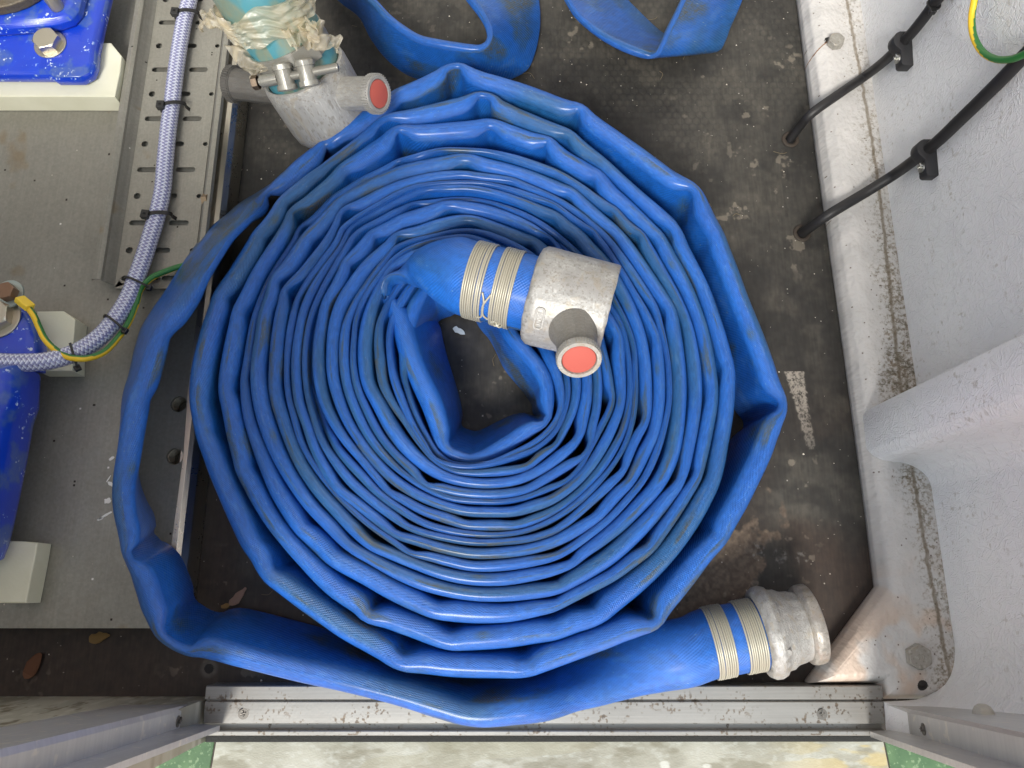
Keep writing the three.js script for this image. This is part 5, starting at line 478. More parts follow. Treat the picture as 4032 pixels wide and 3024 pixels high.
ties.forEach(([sx, sy, wide, where], i) => {
  const t0 = nearT(at(sx, sy, i < 3 ? 0.0635 : [0.07, 0.083, 0.1][i - 3])), c = hc.getPoint(t0), d = hc.getTangent(t0), side = V(0, 1, 0).cross(d).normalize(); if (side.x < 0) side.negate(); const up = d.clone().cross(side).normalize(); if (up.y < 0) up.negate();
  const t = thing('cable_tie', 'black cable tie ' + where, 'cable tie');
  const pts = [], skew = wide ? 0.25 : -0.35, hw = hoseR + 0.0011 + (wide ? 0.0 : 0), ext = wide ? 0.008 : 0.006;
  for (let k = 0; k <= 40; k++) { const a = -0.25 + k / 40 * (Math.PI + 0.5); let x = Math.cos(a) * hw, y = Math.sin(a) * hw; if (x > 0) x += ext * Math.pow(x / hw, 2); pts.push(c.clone().addScaledVector(side, x).addScaledVector(up, y).addScaledVector(d, skew * x)); }
  if (!wide) { pts.unshift(c.clone().addScaledVector(side, 0.0185).addScaledVector(up, -0.0115).addScaledVector(d, skew * 0.0185)); pts.push(c.clone().addScaledVector(side, -hw - 0.0005).addScaledVector(up, -0.0105).addScaledVector(d, -skew * hw)); }
  const cc = curve(pts), gs = []; const w = wide ? 0.0013 : 0.0023, pos = [], idx = [], n = 60;   // flat strap
  for (let k = 0; k <= n; k++) { const p = cc.getPoint(k / n), tg = cc.getTangent(k / n), nn = p.clone().sub(c); nn.addScaledVector(d, -nn.dot(d)).normalize(); const b = tg.clone().cross(nn).normalize(); for (const [x, y] of [[-w, 0], [w, 0], [w, 0.0011], [-w, 0.0011]]) { const q = p.clone().addScaledVector(b, x).addScaledVector(nn, y); pos.push(q.x, q.y, q.z); } }
  for (let k = 0; k < n; k++) for (let j = 0; j < 4; j++) { const a = k * 4 + j, b = k * 4 + (j + 1) % 4; idx.push(a, b, a + 4, b, b + 4, a + 4); }
  const sg = new THREE.BufferGeometry(); sg.setAttribute('position', new THREE.Float32BufferAttribute(pos, 3)); sg.setIndex(idx); const sn = sg.toNonIndexed(); sn.computeVertexNormals();
  mesh('strap', sn, black, t);
  const hs = wide ? 1 : -1, hx = wide ? hw + ext + 0.0005 : -hw * 0.72, hd = new RoundedBoxGeometry(wide ? 0.0062 : 0.0098, wide ? 0.0052 : 0.0075, wide ? 0.0068 : 0.0105, 2, 0.0008), hole = new THREE.BoxGeometry(0.003, 0.0006, 0.0026); hole.translate(0, wide ? 0.0027 : 0.0039, 0);
  const mt = new THREE.Matrix4().makeBasis(side, up, d).setPosition(c.clone().addScaledVector(side, hx).addScaledVector(up, wide ? 0.001 : hw * 0.72 + 0.0024).addScaledVector(d, skew * hx)); hd.applyMatrix4(mt); hole.applyMatrix4(mt); const hm = mesh('head', hd, black, t); mesh('slot', hole, std({ color: srgb(8, 8, 8), roughness: 0.8 }), hm);
});
// earth wire: green with a yellow stripe that twists slowly
function earthWire(pts, r, phase, twist, n = 160) {
  const g = tube(pts, r, n, 20, false), uv = g.attributes.uv, col = new Float32Array(uv.count * 3); const G = srgb(44, 112, 52), Y = srgb(238, 196, 44);
  for (let i = 0; i < uv.count; i++) { const a = ((uv.getY(i) + phase + twist * uv.getX(i)) % 1 + 1) % 1, c = a < 0.42 ? Y : G; col.set([c.r, c.g, c.b], i * 3); } g.setAttribute('color', new THREE.BufferAttribute(col, 3)); return g;
}
const wireVinyl = std({ vertexColors: true, roughness: 0.42 });
{
  const t = thing('earth_wire', 'green and yellow earth wire with yellow crimped lug, tied to the braided hose', 'wire');
  const p = [[245, 690, 0.117], [295, 760, 0.115], [340, 860, 0.111], [390, 960, 0.11], [470, 1045, 0.111], [600, 1120, 0.111], [680, 1132, 0.110], [760, 1130, 0.105], [900, 1080, 0.094], [1030, 950, 0.083], [1120, 820, 0.076], [1185, 660, 0.072], [1225, 530, 0.07], [1320, 430, 0.066], [1450, 370, 0.062], [1570, 330, 0.058], [1700, 300, 0.055], [1850, 280, 0.05]].map(([x, y, h]) => at(...c3(x, y), h));
  mesh('wire', earthWire(p, 0.0036, 0.3, 0.35), wireVinyl, t);
  const a = at(...c3(160, 605), 0.119), b = at(...c3(270, 695), 0.117), d = b.clone().sub(a), L = d.length(), cr = new RoundedBoxGeometry(0.0118, L * 0.94, 0.0075, 3, 0.0015); alongAxis(cr, a.clone().lerp(b, 0.5), d); mesh('crimp_sleeve', cr, std({ color: srgb(240, 204, 60), roughness: 0.35 }), t);
  const l = at(...c3(80, 570), 0.1165); const lug = new THREE.CylinderGeometry(0.0165, 0.0165, 0.0022, 32); lug.translate(l.x, l.y, l.z); mesh('lug', lug, std({ color: srgb(168, 180, 176), roughness: 0.4, metalness: 0.8 }), t);
  const hb = hexHead(0.0105, 0.011); hb.rotateY(0.3); hb.translate(l.x + 0.002, l.y + 0.0012, l.z); mesh('bolt', hb, std({ color: srgb(140, 112, 92), roughness: 0.45, metalness: 0.8 }), t);
}

// ---------- cables, clips and bolts on the right-hand wall ----------
const cr = (x, y) => [3032 + x * 0.6028, y * 0.6028];
const WX = 0.487;
const cableMat = std({ color: srgb(36, 35, 36), roughness: 0.5, map: rep(tex(256, 64, (u, v) => mix3([225, 225, 225], [255, 255, 255], fbm(u * 24, v * 8, 151, 3))), 6, 1) });
const onWall = (x, y, off = 0.0085) => atX(...cr(x, y), WX - off);
const cabA = [onWall(1180, -90), onWall(1090, 0), onWall(1010, 110), onWall(925, 215), onWall(860, 285), onWall(790, 360), onWall(710, 430), onWall(610, 505, 0.014), at(...cr(470, 600), 0.056), at(...cr(262, 750), 0.044), at(...cr(190, 830), 0.02), at(...cr(120, 925), -0.004)];
const cabB = [onWall(1780, 250), onWall(1659, 365), onWall(1550, 480), onWall(1400, 630), onWall(1250, 775), onWall(1120, 900), onWall(1015, 990), onWall(930, 1055), onWall(800, 1148, 0.012), at(...cr(640, 1248), 0.058), at(...cr(390, 1398), 0.046), at(...cr(290, 1465), 0.028), at(...cr(195, 1535), -0.004)];
tag(mesh('black_cable', tube(cabA, 0.0062, 140, 16), cableMat), 'upper black cable climbing the white wall from a hole in the floor', 'cable');
tag(mesh('black_cable', tube(cabB, 0.0066, 140, 16), cableMat), 'lower black cable crossing the white wall past the round wire loop', 'cable');
for (const [i, c] of [cabA, cabB].entries()) { const e = c[c.length - 1], m = scene.children.filter((o) => o.name.startsWith('black_cable'))[i], t = new THREE.TorusGeometry(0.0085, 0.0026, 10, 28); t.rotateX(Math.PI / 2); t.scale(1.1, 0.7, 1.1); lumpy(t, 0.001, 300, 9); t.translate(e.x + 0.001, 0.0012, e.z); mesh('sealant_ring', t, std({ color: srgb(58, 50, 42), roughness: 0.75 }), m); }
const clipMat = std({ color: srgb(38, 38, 40), roughness: 0.5 }), screwMat = std({ color: srgb(190, 190, 186), roughness: 0.3, metalness: 1 });
function clip(pts, i, label) {
  const p = pts[i], d = pts[i + 1].clone().sub(pts[i - 1]).normalize(), n = V(-1, 0, 0), s = d.clone().cross(n).normalize(); if (s.z < 0) s.negate(); d.copy(n.clone().cross(s)).normalize();
  const t = thing('cable_clip', label, 'cable clip', V(0, 0, 0));
  // profile across the cable: a loop with a flat screw tail, 13 mm wide
  const sh = new THREE.Shape(); sh.moveTo(-0.0095, -0.0085); sh.lineTo(-0.0095, 0.003); sh.absarc(0, 0.002, 0.0095, Math.PI - 0.1, 0.9, true); sh.lineTo(0.0105, 0.004); sh.lineTo(0.024, 0.004); sh.absarc(0.0245, 0.0015, 0.0025, Math.PI / 2, 0, true); sh.lineTo(0.027, -0.0085); sh.lineTo(-0.0095, -0.0085);
  const g = new THREE.ExtrudeGeometry(sh, { depth: 0.011, bevelEnabled: true, bevelSize: 0.001, bevelThickness: 0.001, bevelSegments: 2, curveSegments: 16 }); g.translate(0, 0, -0.0055);
  g.applyMatrix4(new THREE.Matrix4().makeBasis(s.clone().multiplyScalar(1.15), n.clone().multiplyScalar(1.1), d.clone().multiplyScalar(1.2)).setPosition(p)); mesh('clip_body', boxUV(creased(g, 0.5)), clipMat, t);
  const sc = screwHead(0.0058, 0.0045); alongAxis(sc, p.clone().addScaledVector(s, 0.0195).addScaledVector(n, 0.0055), n); mesh('screw', sc, screwMat, t);
}
clip(cabA, 4, 'black cable clip with bright screw on the upper cable');
clip(cabB, 6, 'black cable clip with bright screw on the lower cable');
{
  const t = thing('cable_tie', 'black cable tie on the upper wall cable at the top edge', 'cable tie'); const p = cabA[1].clone().lerp(cabA[2], 0.25), d = cabA[2].clone().sub(cabA[1]).normalize();
  const tr = new THREE.TorusGeometry(0.0071, 0.0012, 8, 32); tr.rotateX(Math.PI / 2); mesh('strap', alongAxis(tr, p, d), black, t); const s = d.clone().cross(V(-1, 0, 0)).normalize(); if (s.z < 0) s.negate(); const hd = new RoundedBoxGeometry(0.007, 0.006, 0.006, 2, 0.001); mesh('head', alongAxis(hd, p.clone().addScaledVector(s, 0.0095).add(V(-0.003, 0, 0)), d), black, t);
}
tag(mesh('earth_wire', earthWire([[1345, -90], [1335, 0], [1318, 110], [1326, 220], [1380, 330], [1470, 385], [1580, 385], [1659, 355], [1760, 300]].map(([x, y]) => atX(...cr(x, y), WX - 0.02)), 0.0034, 0.5, 0.9), wireVinyl), 'green and yellow earth wire hanging in a loop before the white wall', 'wire');
{
  const wall = scene.children.find((o) => o.name === 'fibreglass_wall'); const dull = std({ color: srgb(240, 236, 228), roughness: 0.4, metalness: 0.2, map: rep(castCol, 6, 6) });
  const a = at(...cr(420, 285), 0.0405); const h1 = hexHead(0.0112, 0.0095); h1.rotateY(0.2); h1.translate(a.x, 0.0405, a.z); mesh('bolt', h1, dull, wall);
  const b = at(3610, 2584, 0.0405), h2 = hexHead(0.0138, 0.0085); h2.rotateY(0.5); h2.translate(b.x, 0.0405, b.z); const hb = mesh('bolt', h2, dull, wall);
  const font = await new FontLoader().loadAsync('fonts/droid/droid_sans_regular.typeface.json');
  const tx = new TextGeometry('70', { font, size: 0.0058, depth: 0.0005, curveSegments: 6 }); tx.computeBoundingBox(); tx.translate(-tx.boundingBox.max.x / 2, -0.003, 0); tx.rotateX(-Math.PI / 2); tx.rotateY(0.15); tx.translate(b.x, 0.049, b.z); mesh('raised_number', boxUV(tx), dull, hb);
  // domed cap on the front wall beside the hatch
  const z = 0.124, d = atZ(3879, 2850, z); const cap = creased(lathe([[0.0125, 0], [0.0125, 0.0015], [0.0095, 0.002], [0.0092, 0.007], [0.0085, 0.011], [0.0066, 0.0145], [0.0035, 0.0165], [1e-5, 0.017]], V(d.x, d.y, z), V(0, 0, -1), 40), 0.7);
  mesh('domed_cap', cap, std({ color: srgb(196, 192, 180), roughness: 0.55, map: rep(grpCol, 2, 2) }), wall);
}

// ---------- second flat hose and the suction hose with its coupling (far side) ----------
const cB = (x, y) => [1300 + x * 0.8137, y * 0.8137];
function looped(rows) { return rows.map(([tx, ty, th, bx, by, bh, t]) => { const a = at(...cB(tx, ty), th), b = at(...cB(bx, by), bh); return [a.x * 1000, a.y * 1000, a.z * 1000, b.x * 1000, b.y * 1000, b.z * 1000, t, 0]; }); }
tag(mesh('flat_hose', ribbon(looped([[40, -170, 0.112, -20, -60, 0.006, 9], [120, -80, 0.11, 60, 10, 0.006, 9], [215, 8, 0.107, 150, 80, 0.006, 10], [290, 85, 0.104, 210, 190, 0.006, 11], [360, 138, 0.102, 280, 280, 0.006, 12], [430, 178, 0.1, 370, 352, 0.006, 12], [520, 200, 0.1, 500, 395, 0.006, 13], [610, 215, 0.1, 640, 415, 0.006, 13], [680, 226, 0.1, 780, 408, 0.006, 12], [725, 226, 0.1, 880, 375, 0.006, 10], [752, 208, 0.1, 950, 335, 0.006, 9], [766, 175, 0.1, 985, 260, 0.006, 9], [755, 125, 0.1, 1004, 180, 0.006, 10], [718, 62, 0.1, 1012, 90, 0.006, 11], [672, 5, 0.1, 1006, 0, 0.006, 11], [625, -60, 0.1, 985, -90, 0.006, 10], [580, -140, 0.1, 950, -170, 0.006, 10]]), 0.005, 14, 15), hoseMat), 'loop of flat blue hose behind the coil, nearer the suction hose', 'hose');
tag(mesh('flat_hose', ribbon(looped([[1060, -190, 0.1, 1260, -210, 0.02, 9], [1100, -90, 0.1, 1345, -110, 0.015, 9], [1142, 0, 0.1, 1420, -10, 0.012, 10], [1185, 70, 0.1, 1485, 55, 0.01, 10], [1250, 130, 0.1, 1545, 115, 0.01, 10], [1330, 186, 0.1, 1610, 172, 0.008, 11], [1420, 232, 0.1, 1690, 214, 0.006, 12], [1500, 260, 0.1, 1770, 238, 0.006, 11], [1548, 268, 0.101, 1835, 247, 0.006, 8], [1576, 255, 0.102, 1882, 238, 0.006, 8], [1600, 215, 0.103, 1905, 200, 0.006, 10], [1630, 150, 0.104, 1930, 130, 0.006, 11], [1665, 80, 0.105, 1962, 60, 0.006, 11], [1702, 0, 0.106, 1992, -10, 0.006, 10], [1740, -90, 0.107, 2025, -100, 0.006, 10], [1780, -190, 0.108, 2060, -200, 0.006, 10]]), 0.005, 14, 25), hoseMat), 'folded V of flat blue hose at the top edge nearer the white wall', 'hose');
{
  const t = thing('suction_hose', 'pale blue suction hose in a grey coupling with red-ended lugs and clamp', 'hose');
  const d = V(-0.31, 0.89, -0.34).normalize(), k = (x, y) => [700 + x * 0.4521, y * 0.4521];
  const rim = at(...k(1085, 597), 0.15), b = V(0.85, 0.42, 0.32).normalize();
  // hose: plain tube, one paler stripe, brown dirt
  const col = tex(512, 1024, (u, v) => { const n = fbm(u * 7, v * 10, 161, 5), f = fbm(u * 90, v * 90, 162, 3); let c = mix3([62, 124, 138], [86, 150, 162], n); const s = ((u - 0.635 + 1) % 1); if (s < 0.048) c = mix3(c, [58, 168, 216], 0.9); c = mix3(c, [136, 130, 104], 0.8 * sst(0.38, 0.62, fbm(u * 9 + 4, v * 14, 163, 4)) * (0.6 + 0.5 * f)); return c; });
  const g = new THREE.CylinderGeometry(0.0452, 0.0452, 0.62, 72, 40, true); g.translate(0, 0.29, 0); alongAxis(g, rim, d); mesh('hose_tube', g, phys({ map: col, roughness: 0.4, clearcoat: 0.2, clearcoatRoughness: 0.3, bumpMap: rep(grain, 3, 6), bumpScale: 0.0003 }), t);
  // cup
  const cup = lumpy(lathe([[0.0455, -0.03], [0.046, -0.006], [0.0468, -0.001], [0.049, 0.0005], [0.0515, -0.001], [0.0525, -0.006], [0.053, -0.02], [0.053, -0.062], [0.0515, -0.073], [0.047, -0.080], [0.039, -0.083], [1e-5, -0.083]].reverse(), rim, d, 96), 0.0008, 110, 18); mesh('coupling', creased(cup, 0.8), castLathe, t);
  const C = rim.clone().addScaledVector(d, -0.034), r0 = C.clone().addScaledVector(b, 0.049), r1 = C.clone().addScaledVector(b, 0.1), l0 = C.clone().addScaledVector(at(905, 330, C.y - 0.02).sub(C).normalize(), 0.045), l1 = at(905, 330, C.y - 0.02);
  const lug = (a, b, mat, red) => { const dd = b.clone().sub(a), L = dd.length() + 0.012; dd.normalize(); const o = a.clone().addScaledVector(dd, -0.012), w = 0.0193;
    mesh('lug', creased(lathe([[w * 1.06, 0], [w, 0.012], [w * 0.99, L - 0.011], [w * 1.06, L - 0.0105], [w * 1.1, L - 0.009], [w * 1.1, L - 0.002], [w * 1.04, L], [w * 0.86, L], [w * 0.83, L - 0.0022], [1e-5, L - 0.0022]], o, dd, 64), 0.6), mat, t);
    const ring = []; for (let i = 0; i < 44; i++) { const bx = new THREE.BoxGeometry(0.0026, 0.0082, 0.0013); bx.translate(w * 1.1, L - 0.0056, 0); bx.rotateY(i / 44 * Math.PI * 2); ring.push(alongAxis(bx, o, dd)); } mesh('knurl', mergeGeometries(ring), mat, t);
    mesh('red_disc', creased(lathe([[w * 0.82, L - 0.003], [w * 0.8, L - 0.0008], [w * 0.7, L - 0.0003], [1e-5, L - 0.0003]], o, dd, 48), 0.6), red ? redCap : darkCast, t); };
  lug(r0, r1, castM, true); lug(l0, l1, castMat(10, { color: srgb(168, 166, 164) }), false);
  // double-barrel clamp with its long bolt
  const zp = std({ color: srgb(240, 240, 234), roughness: 0.36, metalness: 0.45, map: rep(castCol, 9, 9) });
  const bA = at(...k(668, 722), 0.185), bB = at(...k(1395, 585), 0.2), bd = bB.clone().sub(bA).normalize(), bL = bB.distanceTo(bA);
  const rust = std({ color: srgb(170, 150, 132), roughness: 0.5, metalness: 0.7, map: rep(castCol, 6, 6) });
  const th = []; th.push(lathe([[1e-5, 0.006], [0.0043, 0.006], [0.0043, bL], [1e-5, bL]], bA, bd, 20)); for (let i = 0; i < 46; i++) { const q = new THREE.TorusGeometry(0.0043, 0.0006, 6, 20); q.rotateX(Math.PI / 2); q.translate(0, bL - 0.0012 - i * 0.00125, 0); th.push(alongAxis(q, bA, bd)); }
  const clamp = mesh('clamp', mergeGeometries(th), zp, t); clamp.userData.label = 'zinc hose clamp with a long threaded bolt';
  const hd = hexHead(0.0078, 0.007); mesh('bolt_head', alongAxis(hd, bA.clone().addScaledVector(bd, 0.005), bd.clone().negate()), rust, clamp);
  mesh('spacer', creased(lathe([[1e-5, 0.008], [0.0062, 0.008], [0.0066, 0.0095], [0.0066, 0.0275], [1e-5, 0.0275]], bA, bd, 28), 0.5), zp, clamp);
  const down = V(0.25, -0.55, 0.8).normalize(); const ax = down.clone().addScaledVector(bd, -down.dot(bd)).normalize();
  for (const s of [0.036, 0.062]) {
    const c = bA.clone().addScaledVector(bd, s); mesh('barrel', creased(lathe([[1e-5, -0.014], [0.0088, -0.014], [0.0096, -0.0125], [0.0096, 0.0125], [0.0088, 0.014], [1e-5, 0.014]], c, ax, 32), 0.5), zp, clamp);
    for (const e of [-0.0125, 0.0085]) mesh('band_loop', creased(lathe([[0.0097, 0], [0.0112, 0], [0.0112, 0.005], [0.0097, 0.005], [0.0097, 0]], c.clone().addScaledVector(ax, e), ax, 36), 0.5), zp, clamp);
  }
  const bandO = rim.clone().addScaledVector(d, 0.03); mesh('band', creased(lathe([[0.0453, -0.011], [0.0469, -0.011], [0.0469, 0.011], [0.0453, 0.011]], bandO, d, 72), 0.5), zp, clamp);
  const lk = new RoundedBoxGeometry(0.03, 0.0016, 0.022, 2, 0.0006); { const n = V(0.75, 0.1, 0.8).addScaledVector(d, -V(0.75, 0.1, 0.8).dot(d)).normalize(); const sx = n.clone().cross(d).normalize(); lk.applyMatrix4(new THREE.Matrix4().makeBasis(sx, n, d).setPosition(bandO.clone().addScaledVector(n, 0.0482))); mesh('band_tail', lk, zp, clamp); }
  // crumpled clear film wrapped round the hose above the clamp
  const film = thing('plastic_film', 'torn crumpled clear plastic film wrapped round the pale blue hose', 'plastic film');
  const fm = phys({ color: srgb(255, 252, 242), roughness: 0.3, transmission: 0.72, thickness: 0, side: THREE.DoubleSide, map: rep(tex(256, 256, (u, v) => mix3([222, 212, 190], [255, 254, 250], fbm(u * 10, v * 10, 171, 4, 10))), 3, 1), bumpMap: rep(grain, 2, 1), bumpScale: 0.001 });
  const bx = V(0.3, 0.2, 1).addScaledVector(d, -V(0.3, 0.2, 1).dot(d)).normalize(), by = d.clone().cross(bx).normalize();
  const sheet = (s0, w0, sd, r0) => { const n = 150, m = 26, pos = [], idx = [], uv = []; for (let i = 0; i <= n; i++) for (let j = 0; j <= m; j++) { const a = i / n * 6.2832, q = j / m, pinch = 1 - 0.45 * vn(Math.cos(a) * 1.6 + 4, Math.sin(a) * 1.6 + 3, sd); const s = s0 + (q - 0.5) * w0 * pinch + 0.012 * (vn(Math.cos(a) * 2.2 + 9, Math.sin(a) * 2.2 + 9, sd + 1) - 0.5); const fold = Math.abs(Math.sin((q * 3.2 + 2.6 * vn(Math.cos(a) * 2.5 + 5, Math.sin(a) * 2.5 + 6, sd + 2)) * Math.PI)); const r = r0 + 0.0036 * fold + 0.0075 * fbm(Math.cos(a) * 7 + 20 + q * 3, Math.sin(a) * 7 + q * 9 + 20, sd + 3, 4); const p = rim.clone().addScaledVector(d, s).addScaledVector(bx, Math.cos(a) * r).addScaledVector(by, Math.sin(a) * r); pos.push(p.x, p.y, p.z); uv.push(i / n, q); }
    for (let i = 0; i < n; i++) for (let j = 0; j < m; j++) { const a = i * (m + 1) + j, b = a + 1, c = a + m + 1, e = c + 1; idx.push(a, c, b, b, c, e); } const g = new THREE.BufferGeometry(); g.setAttribute('position', new THREE.Float32BufferAttribute(pos, 3)); g.setAttribute('uv', new THREE.Float32BufferAttribute(uv, 2)); g.setIndex(idx); g.computeVertexNormals(); return g; };
  mesh('wrap', sheet(0.078, 0.044, 181, 0.0462), fm, film);
  // twisted loose ends: left toward the cable tie, right over the cup's rim
  const wisp = (pts, w, sd) => { const c = curve(pts), n = 60, m = 10, pos = [], idx = [], uv = []; for (let i = 0; i <= n; i++) { const p = c.getPoint(i / n), tg = c.getTangent(i / n), s = tg.clone().cross(V(0, 1, 0)).normalize(), u2 = s.clone().cross(tg); for (let j = 0; j <= m; j++) { const q = j / m - 0.5, ww = w * (0.55 + 0.8 * vn(i / n * 5, 2, sd)) * (1 - 0.35 * i / n); const r = ww * q, hgt = 0.006 * (fbm(i / n * 9, j * 0.8, sd + 1, 3) - 0.4) + ww * 0.4 * Math.cos(q * 9 + i * 0.13 + vn(i * 0.2, 1, sd) * 4) * 0.5; const o = p.clone().addScaledVector(s, r).addScaledVector(u2, hgt); pos.push(o.x, o.y, o.z); uv.push(i / n, j / m); } } for (let i = 0; i < n; i++) for (let j = 0; j < m; j++) { const a = i * (m + 1) + j, b = a + 1, e = a + m + 1, f = e + 1; idx.push(a, e, b, b, e, f); } const g = new THREE.BufferGeometry(); g.setAttribute('position', new THREE.Float32BufferAttribute(pos, 3)); g.setAttribute('uv', new THREE.Float32BufferAttribute(uv, 2)); g.setIndex(idx); g.computeVertexNormals(); return g; };
  mesh('loose_end', wisp([[600, 360, 0.2], [500, 290, 0.2], [400, 220, 0.195], [310, 185, 0.19], [255, 145, 0.185], [245, 100, 0.185]].map(([x, y, h]) => at(...k(x, y), h)), 0.026, 201), fm, film);
  mesh('loose_end', wisp([[290, 190, 0.19], [235, 205, 0.185], [205, 225, 0.18], [215, 275, 0.17]].map(([x, y, h]) => at(...k(x, y), h)), 0.01, 202), fm, film);
  mesh('loose_end', wisp([[960, 360, 0.225], [1060, 300, 0.225], [1160, 290, 0.22], [1260, 330, 0.215], [1350, 370, 0.205], [1410, 400, 0.2]].map(([x, y, h]) => at(...k(x, y), h)), 0.036, 203), fm, film);
  mesh('loose_end', wisp([[540, 370, 0.19], [590, 440, 0.195], [640, 520, 0.195], [690, 590, 0.19], [720, 640, 0.185]].map(([x, y, h]) => at(...k(x, y), h)), 0.04, 204), fm, film);
  mesh('loose_end', wisp([[1120, 330, 0.225], [1150, 270, 0.23], [1155, 220, 0.23], [1175, 190, 0.23]].map(([x, y, h]) => at(...k(x, y), h)), 0.022, 205), fm, film);
}

// ---------- hatch: aluminium threshold, jambs, outer panel ----------
const aluCol = tex(1024, 512, (u, v) => { const n = fbm(u * 12, v * 6, 211, 4), b = fbm(u * 8, v * 220, 212, 2); let c = mix3([132, 130, 125], [162, 160, 155], n * 0.6 + b * 0.4); const w = sst(0.6, 0.72, fbm(u * 170, v * 80, 213, 4)) * sst(0.38, 0.66, fbm(u * 24, v * 12, 214, 3)); return mix3(c, mix3([112, 96, 78], [74, 66, 60], vn(u * 300, v * 150, 215)), 0.85 * w); });
const alu = std({ map: rep(aluCol, 1 / 0.5, 1 / 0.25), bumpMap: rep(grain, 8, 8), bumpScale: 0.00015, roughness: 0.42, metalness: 0.5 });
const aluClean = std({ map: rep(tex(512, 512, (u, v) => { const b = fbm(u * 200, v * 6, 216, 2), n = fbm(u * 10, v * 6, 217, 4); let c = mix3([176, 175, 174], [204, 203, 200], n * 0.5 + b * 0.5); return mix3(c, [214, 208, 196], 0.7 * sst(0.7, 0.78, fbm(u * 60, v * 60, 218, 3))); }), 2, 2), bumpMap: rep(grain, 6, 6), bumpScale: 0.0001, roughness: 0.36, metalness: 0.35 });
const steelScrew = std({ color: srgb(120, 116, 110), roughness: 0.45, metalness: 0.8 });
{
  const t = thing('door_sill', 'weathered aluminium door threshold strip with cross-head screws below the coil', 'threshold');
  const s = new THREE.Shape(); [[0.1095, 0.004], [0.1095, 0.0335], [0.1105, 0.0345], [0.1225, 0.0345], [0.1233, 0.0337], [0.1236, 0.029], [0.1252, 0.029], [0.1256, 0.0326], [0.1264, 0.0333], [0.1475, 0.0318], [0.1482, 0.0308], [0.1488, 0.0235], [0.1545, 0.0232], [0.1552, 0.0305], [0.1562, 0.0312], [0.1595, 0.031], [0.1602, 0.0302], [0.1605, 0.004]].forEach((p, i) => i ? s.lineTo(-p[0], p[1]) : s.moveTo(-p[0], p[1]));
  const g = new THREE.ExtrudeGeometry(s, { depth: 0.738, bevelEnabled: false }); g.rotateY(Math.PI / 2); g.translate(-0.334, 0, 0); mesh('sill_extrusion', boxUV(creased(g, 0.35)), alu, t);
  for (const [sx, sy] of [[958, 2811], [2122, 2812], [3237, 2812]]) { const p = at(sx, sy, 0.0327), h = screwHead(0.0058, 0.0022); h.rotateY(rnd() * 2); mesh('screw', alongAxis(h, p.setY(0.0318), V(0, 1, 0.06)), steelScrew, t); }
  mesh('rubber_seal', boxUV(slab([[-0.334, 0.1609], [0.404, 0.1609], [0.404, 0.168], [-0.334, 0.1685]], 0.002, 0.0225, 0.0015)), std({ color: srgb(34, 34, 32), roughness: 0.8, bumpMap: rep(castBump, 10, 10), bumpScale: 0.0008 }), t);
}
{
  // jambs lean inwards as they rise
  const sweep = (poly, y0, d, L) => { const n = poly.length, pos = [], idx = []; for (const k of [0, L]) for (const p of poly) pos.push(p[0] + d.x * k, y0 + d.y * k, p[1] + d.z * k); for (let i = 0; i < n; i++) { const j = (i + 1) % n; idx.push(i, j, n + j, i, n + j, n + i); } const tri = THREE.ShapeUtils.triangulateShape(poly.map((p) => new THREE.Vector2(p[0], p[1])), []); for (const q of tri) idx.push(q[0], q[1], q[2], n + q[0], n + q[2], n + q[1]); const g = new THREE.BufferGeometry(); g.setAttribute('position', new THREE.Float32BufferAttribute(pos, 3)); g.setIndex(idx); const h = g.toNonIndexed(); h.computeVertexNormals(); return boxUV(h); };
  const dl = V(0.095, 1, -0.078), L = 0.75, y0 = 0.034;
  const A = (sx, sy) => { const q = at(sx, sy, y0); return [q.x, q.z]; };
  const t = thing('door_jamb', 'left aluminium door jamb rising from the threshold, bronze-edged flange', 'door jamb');
  const p1 = A(766, 2768), p2 = A(770, 2786), p3 = A(770, 2848), p4 = A(866, 2862), p5 = A(866, 2882);
  mesh('jamb_profile', sweep([[p1[0] - 0.07, p1[1]], p1, p2, [p2[0], p3[1]], [p4[0], p3[1] + 0.002], [p4[0], p3[1] + 0.0075], [p1[0] - 0.07, p3[1] + 0.0075]], y0, dl, L), aluClean, t);
  const q = at(657, 2870, 0.085); const sc = screwHead(0.0055, 0.003); mesh('screw', alongAxis(sc, V(p2[0] + dl.x * 0.055 - 0.0004, y0 + 0.055, p2[1] + 0.009 + dl.z * 0.055), V(1, -0.095, 0)), steelScrew, t);
  const dr = V(-0.17, 1, -0.09), u = thing('door_jamb', 'right aluminium door jamb beside the domed cap and corner bolt', 'door jamb');
  const r1 = A(3486, 2773), r2 = A(3515, 2793), r3 = A(3520, 2872), r4 = A(3424, 2870);
  mesh('jamb_profile', sweep([[r1[0] + 0.09, r1[1]], [r1[0] + 0.09, r3[1] + 0.0075], [r4[0], r3[1] + 0.0075], [r4[0], r3[1] + 0.002], [r2[0], r3[1]], [r2[0], r2[1]], r1], y0, dr, L), aluClean, u);
  mesh('screw', alongAxis(screwHead(0.0055, 0.003), V(r2[0] + dr.x * 0.09 + 0.0004, y0 + 0.09, r2[1] + 0.012 + dr.z * 0.09), V(-1, -0.17, 0)), steelScrew, u);
}
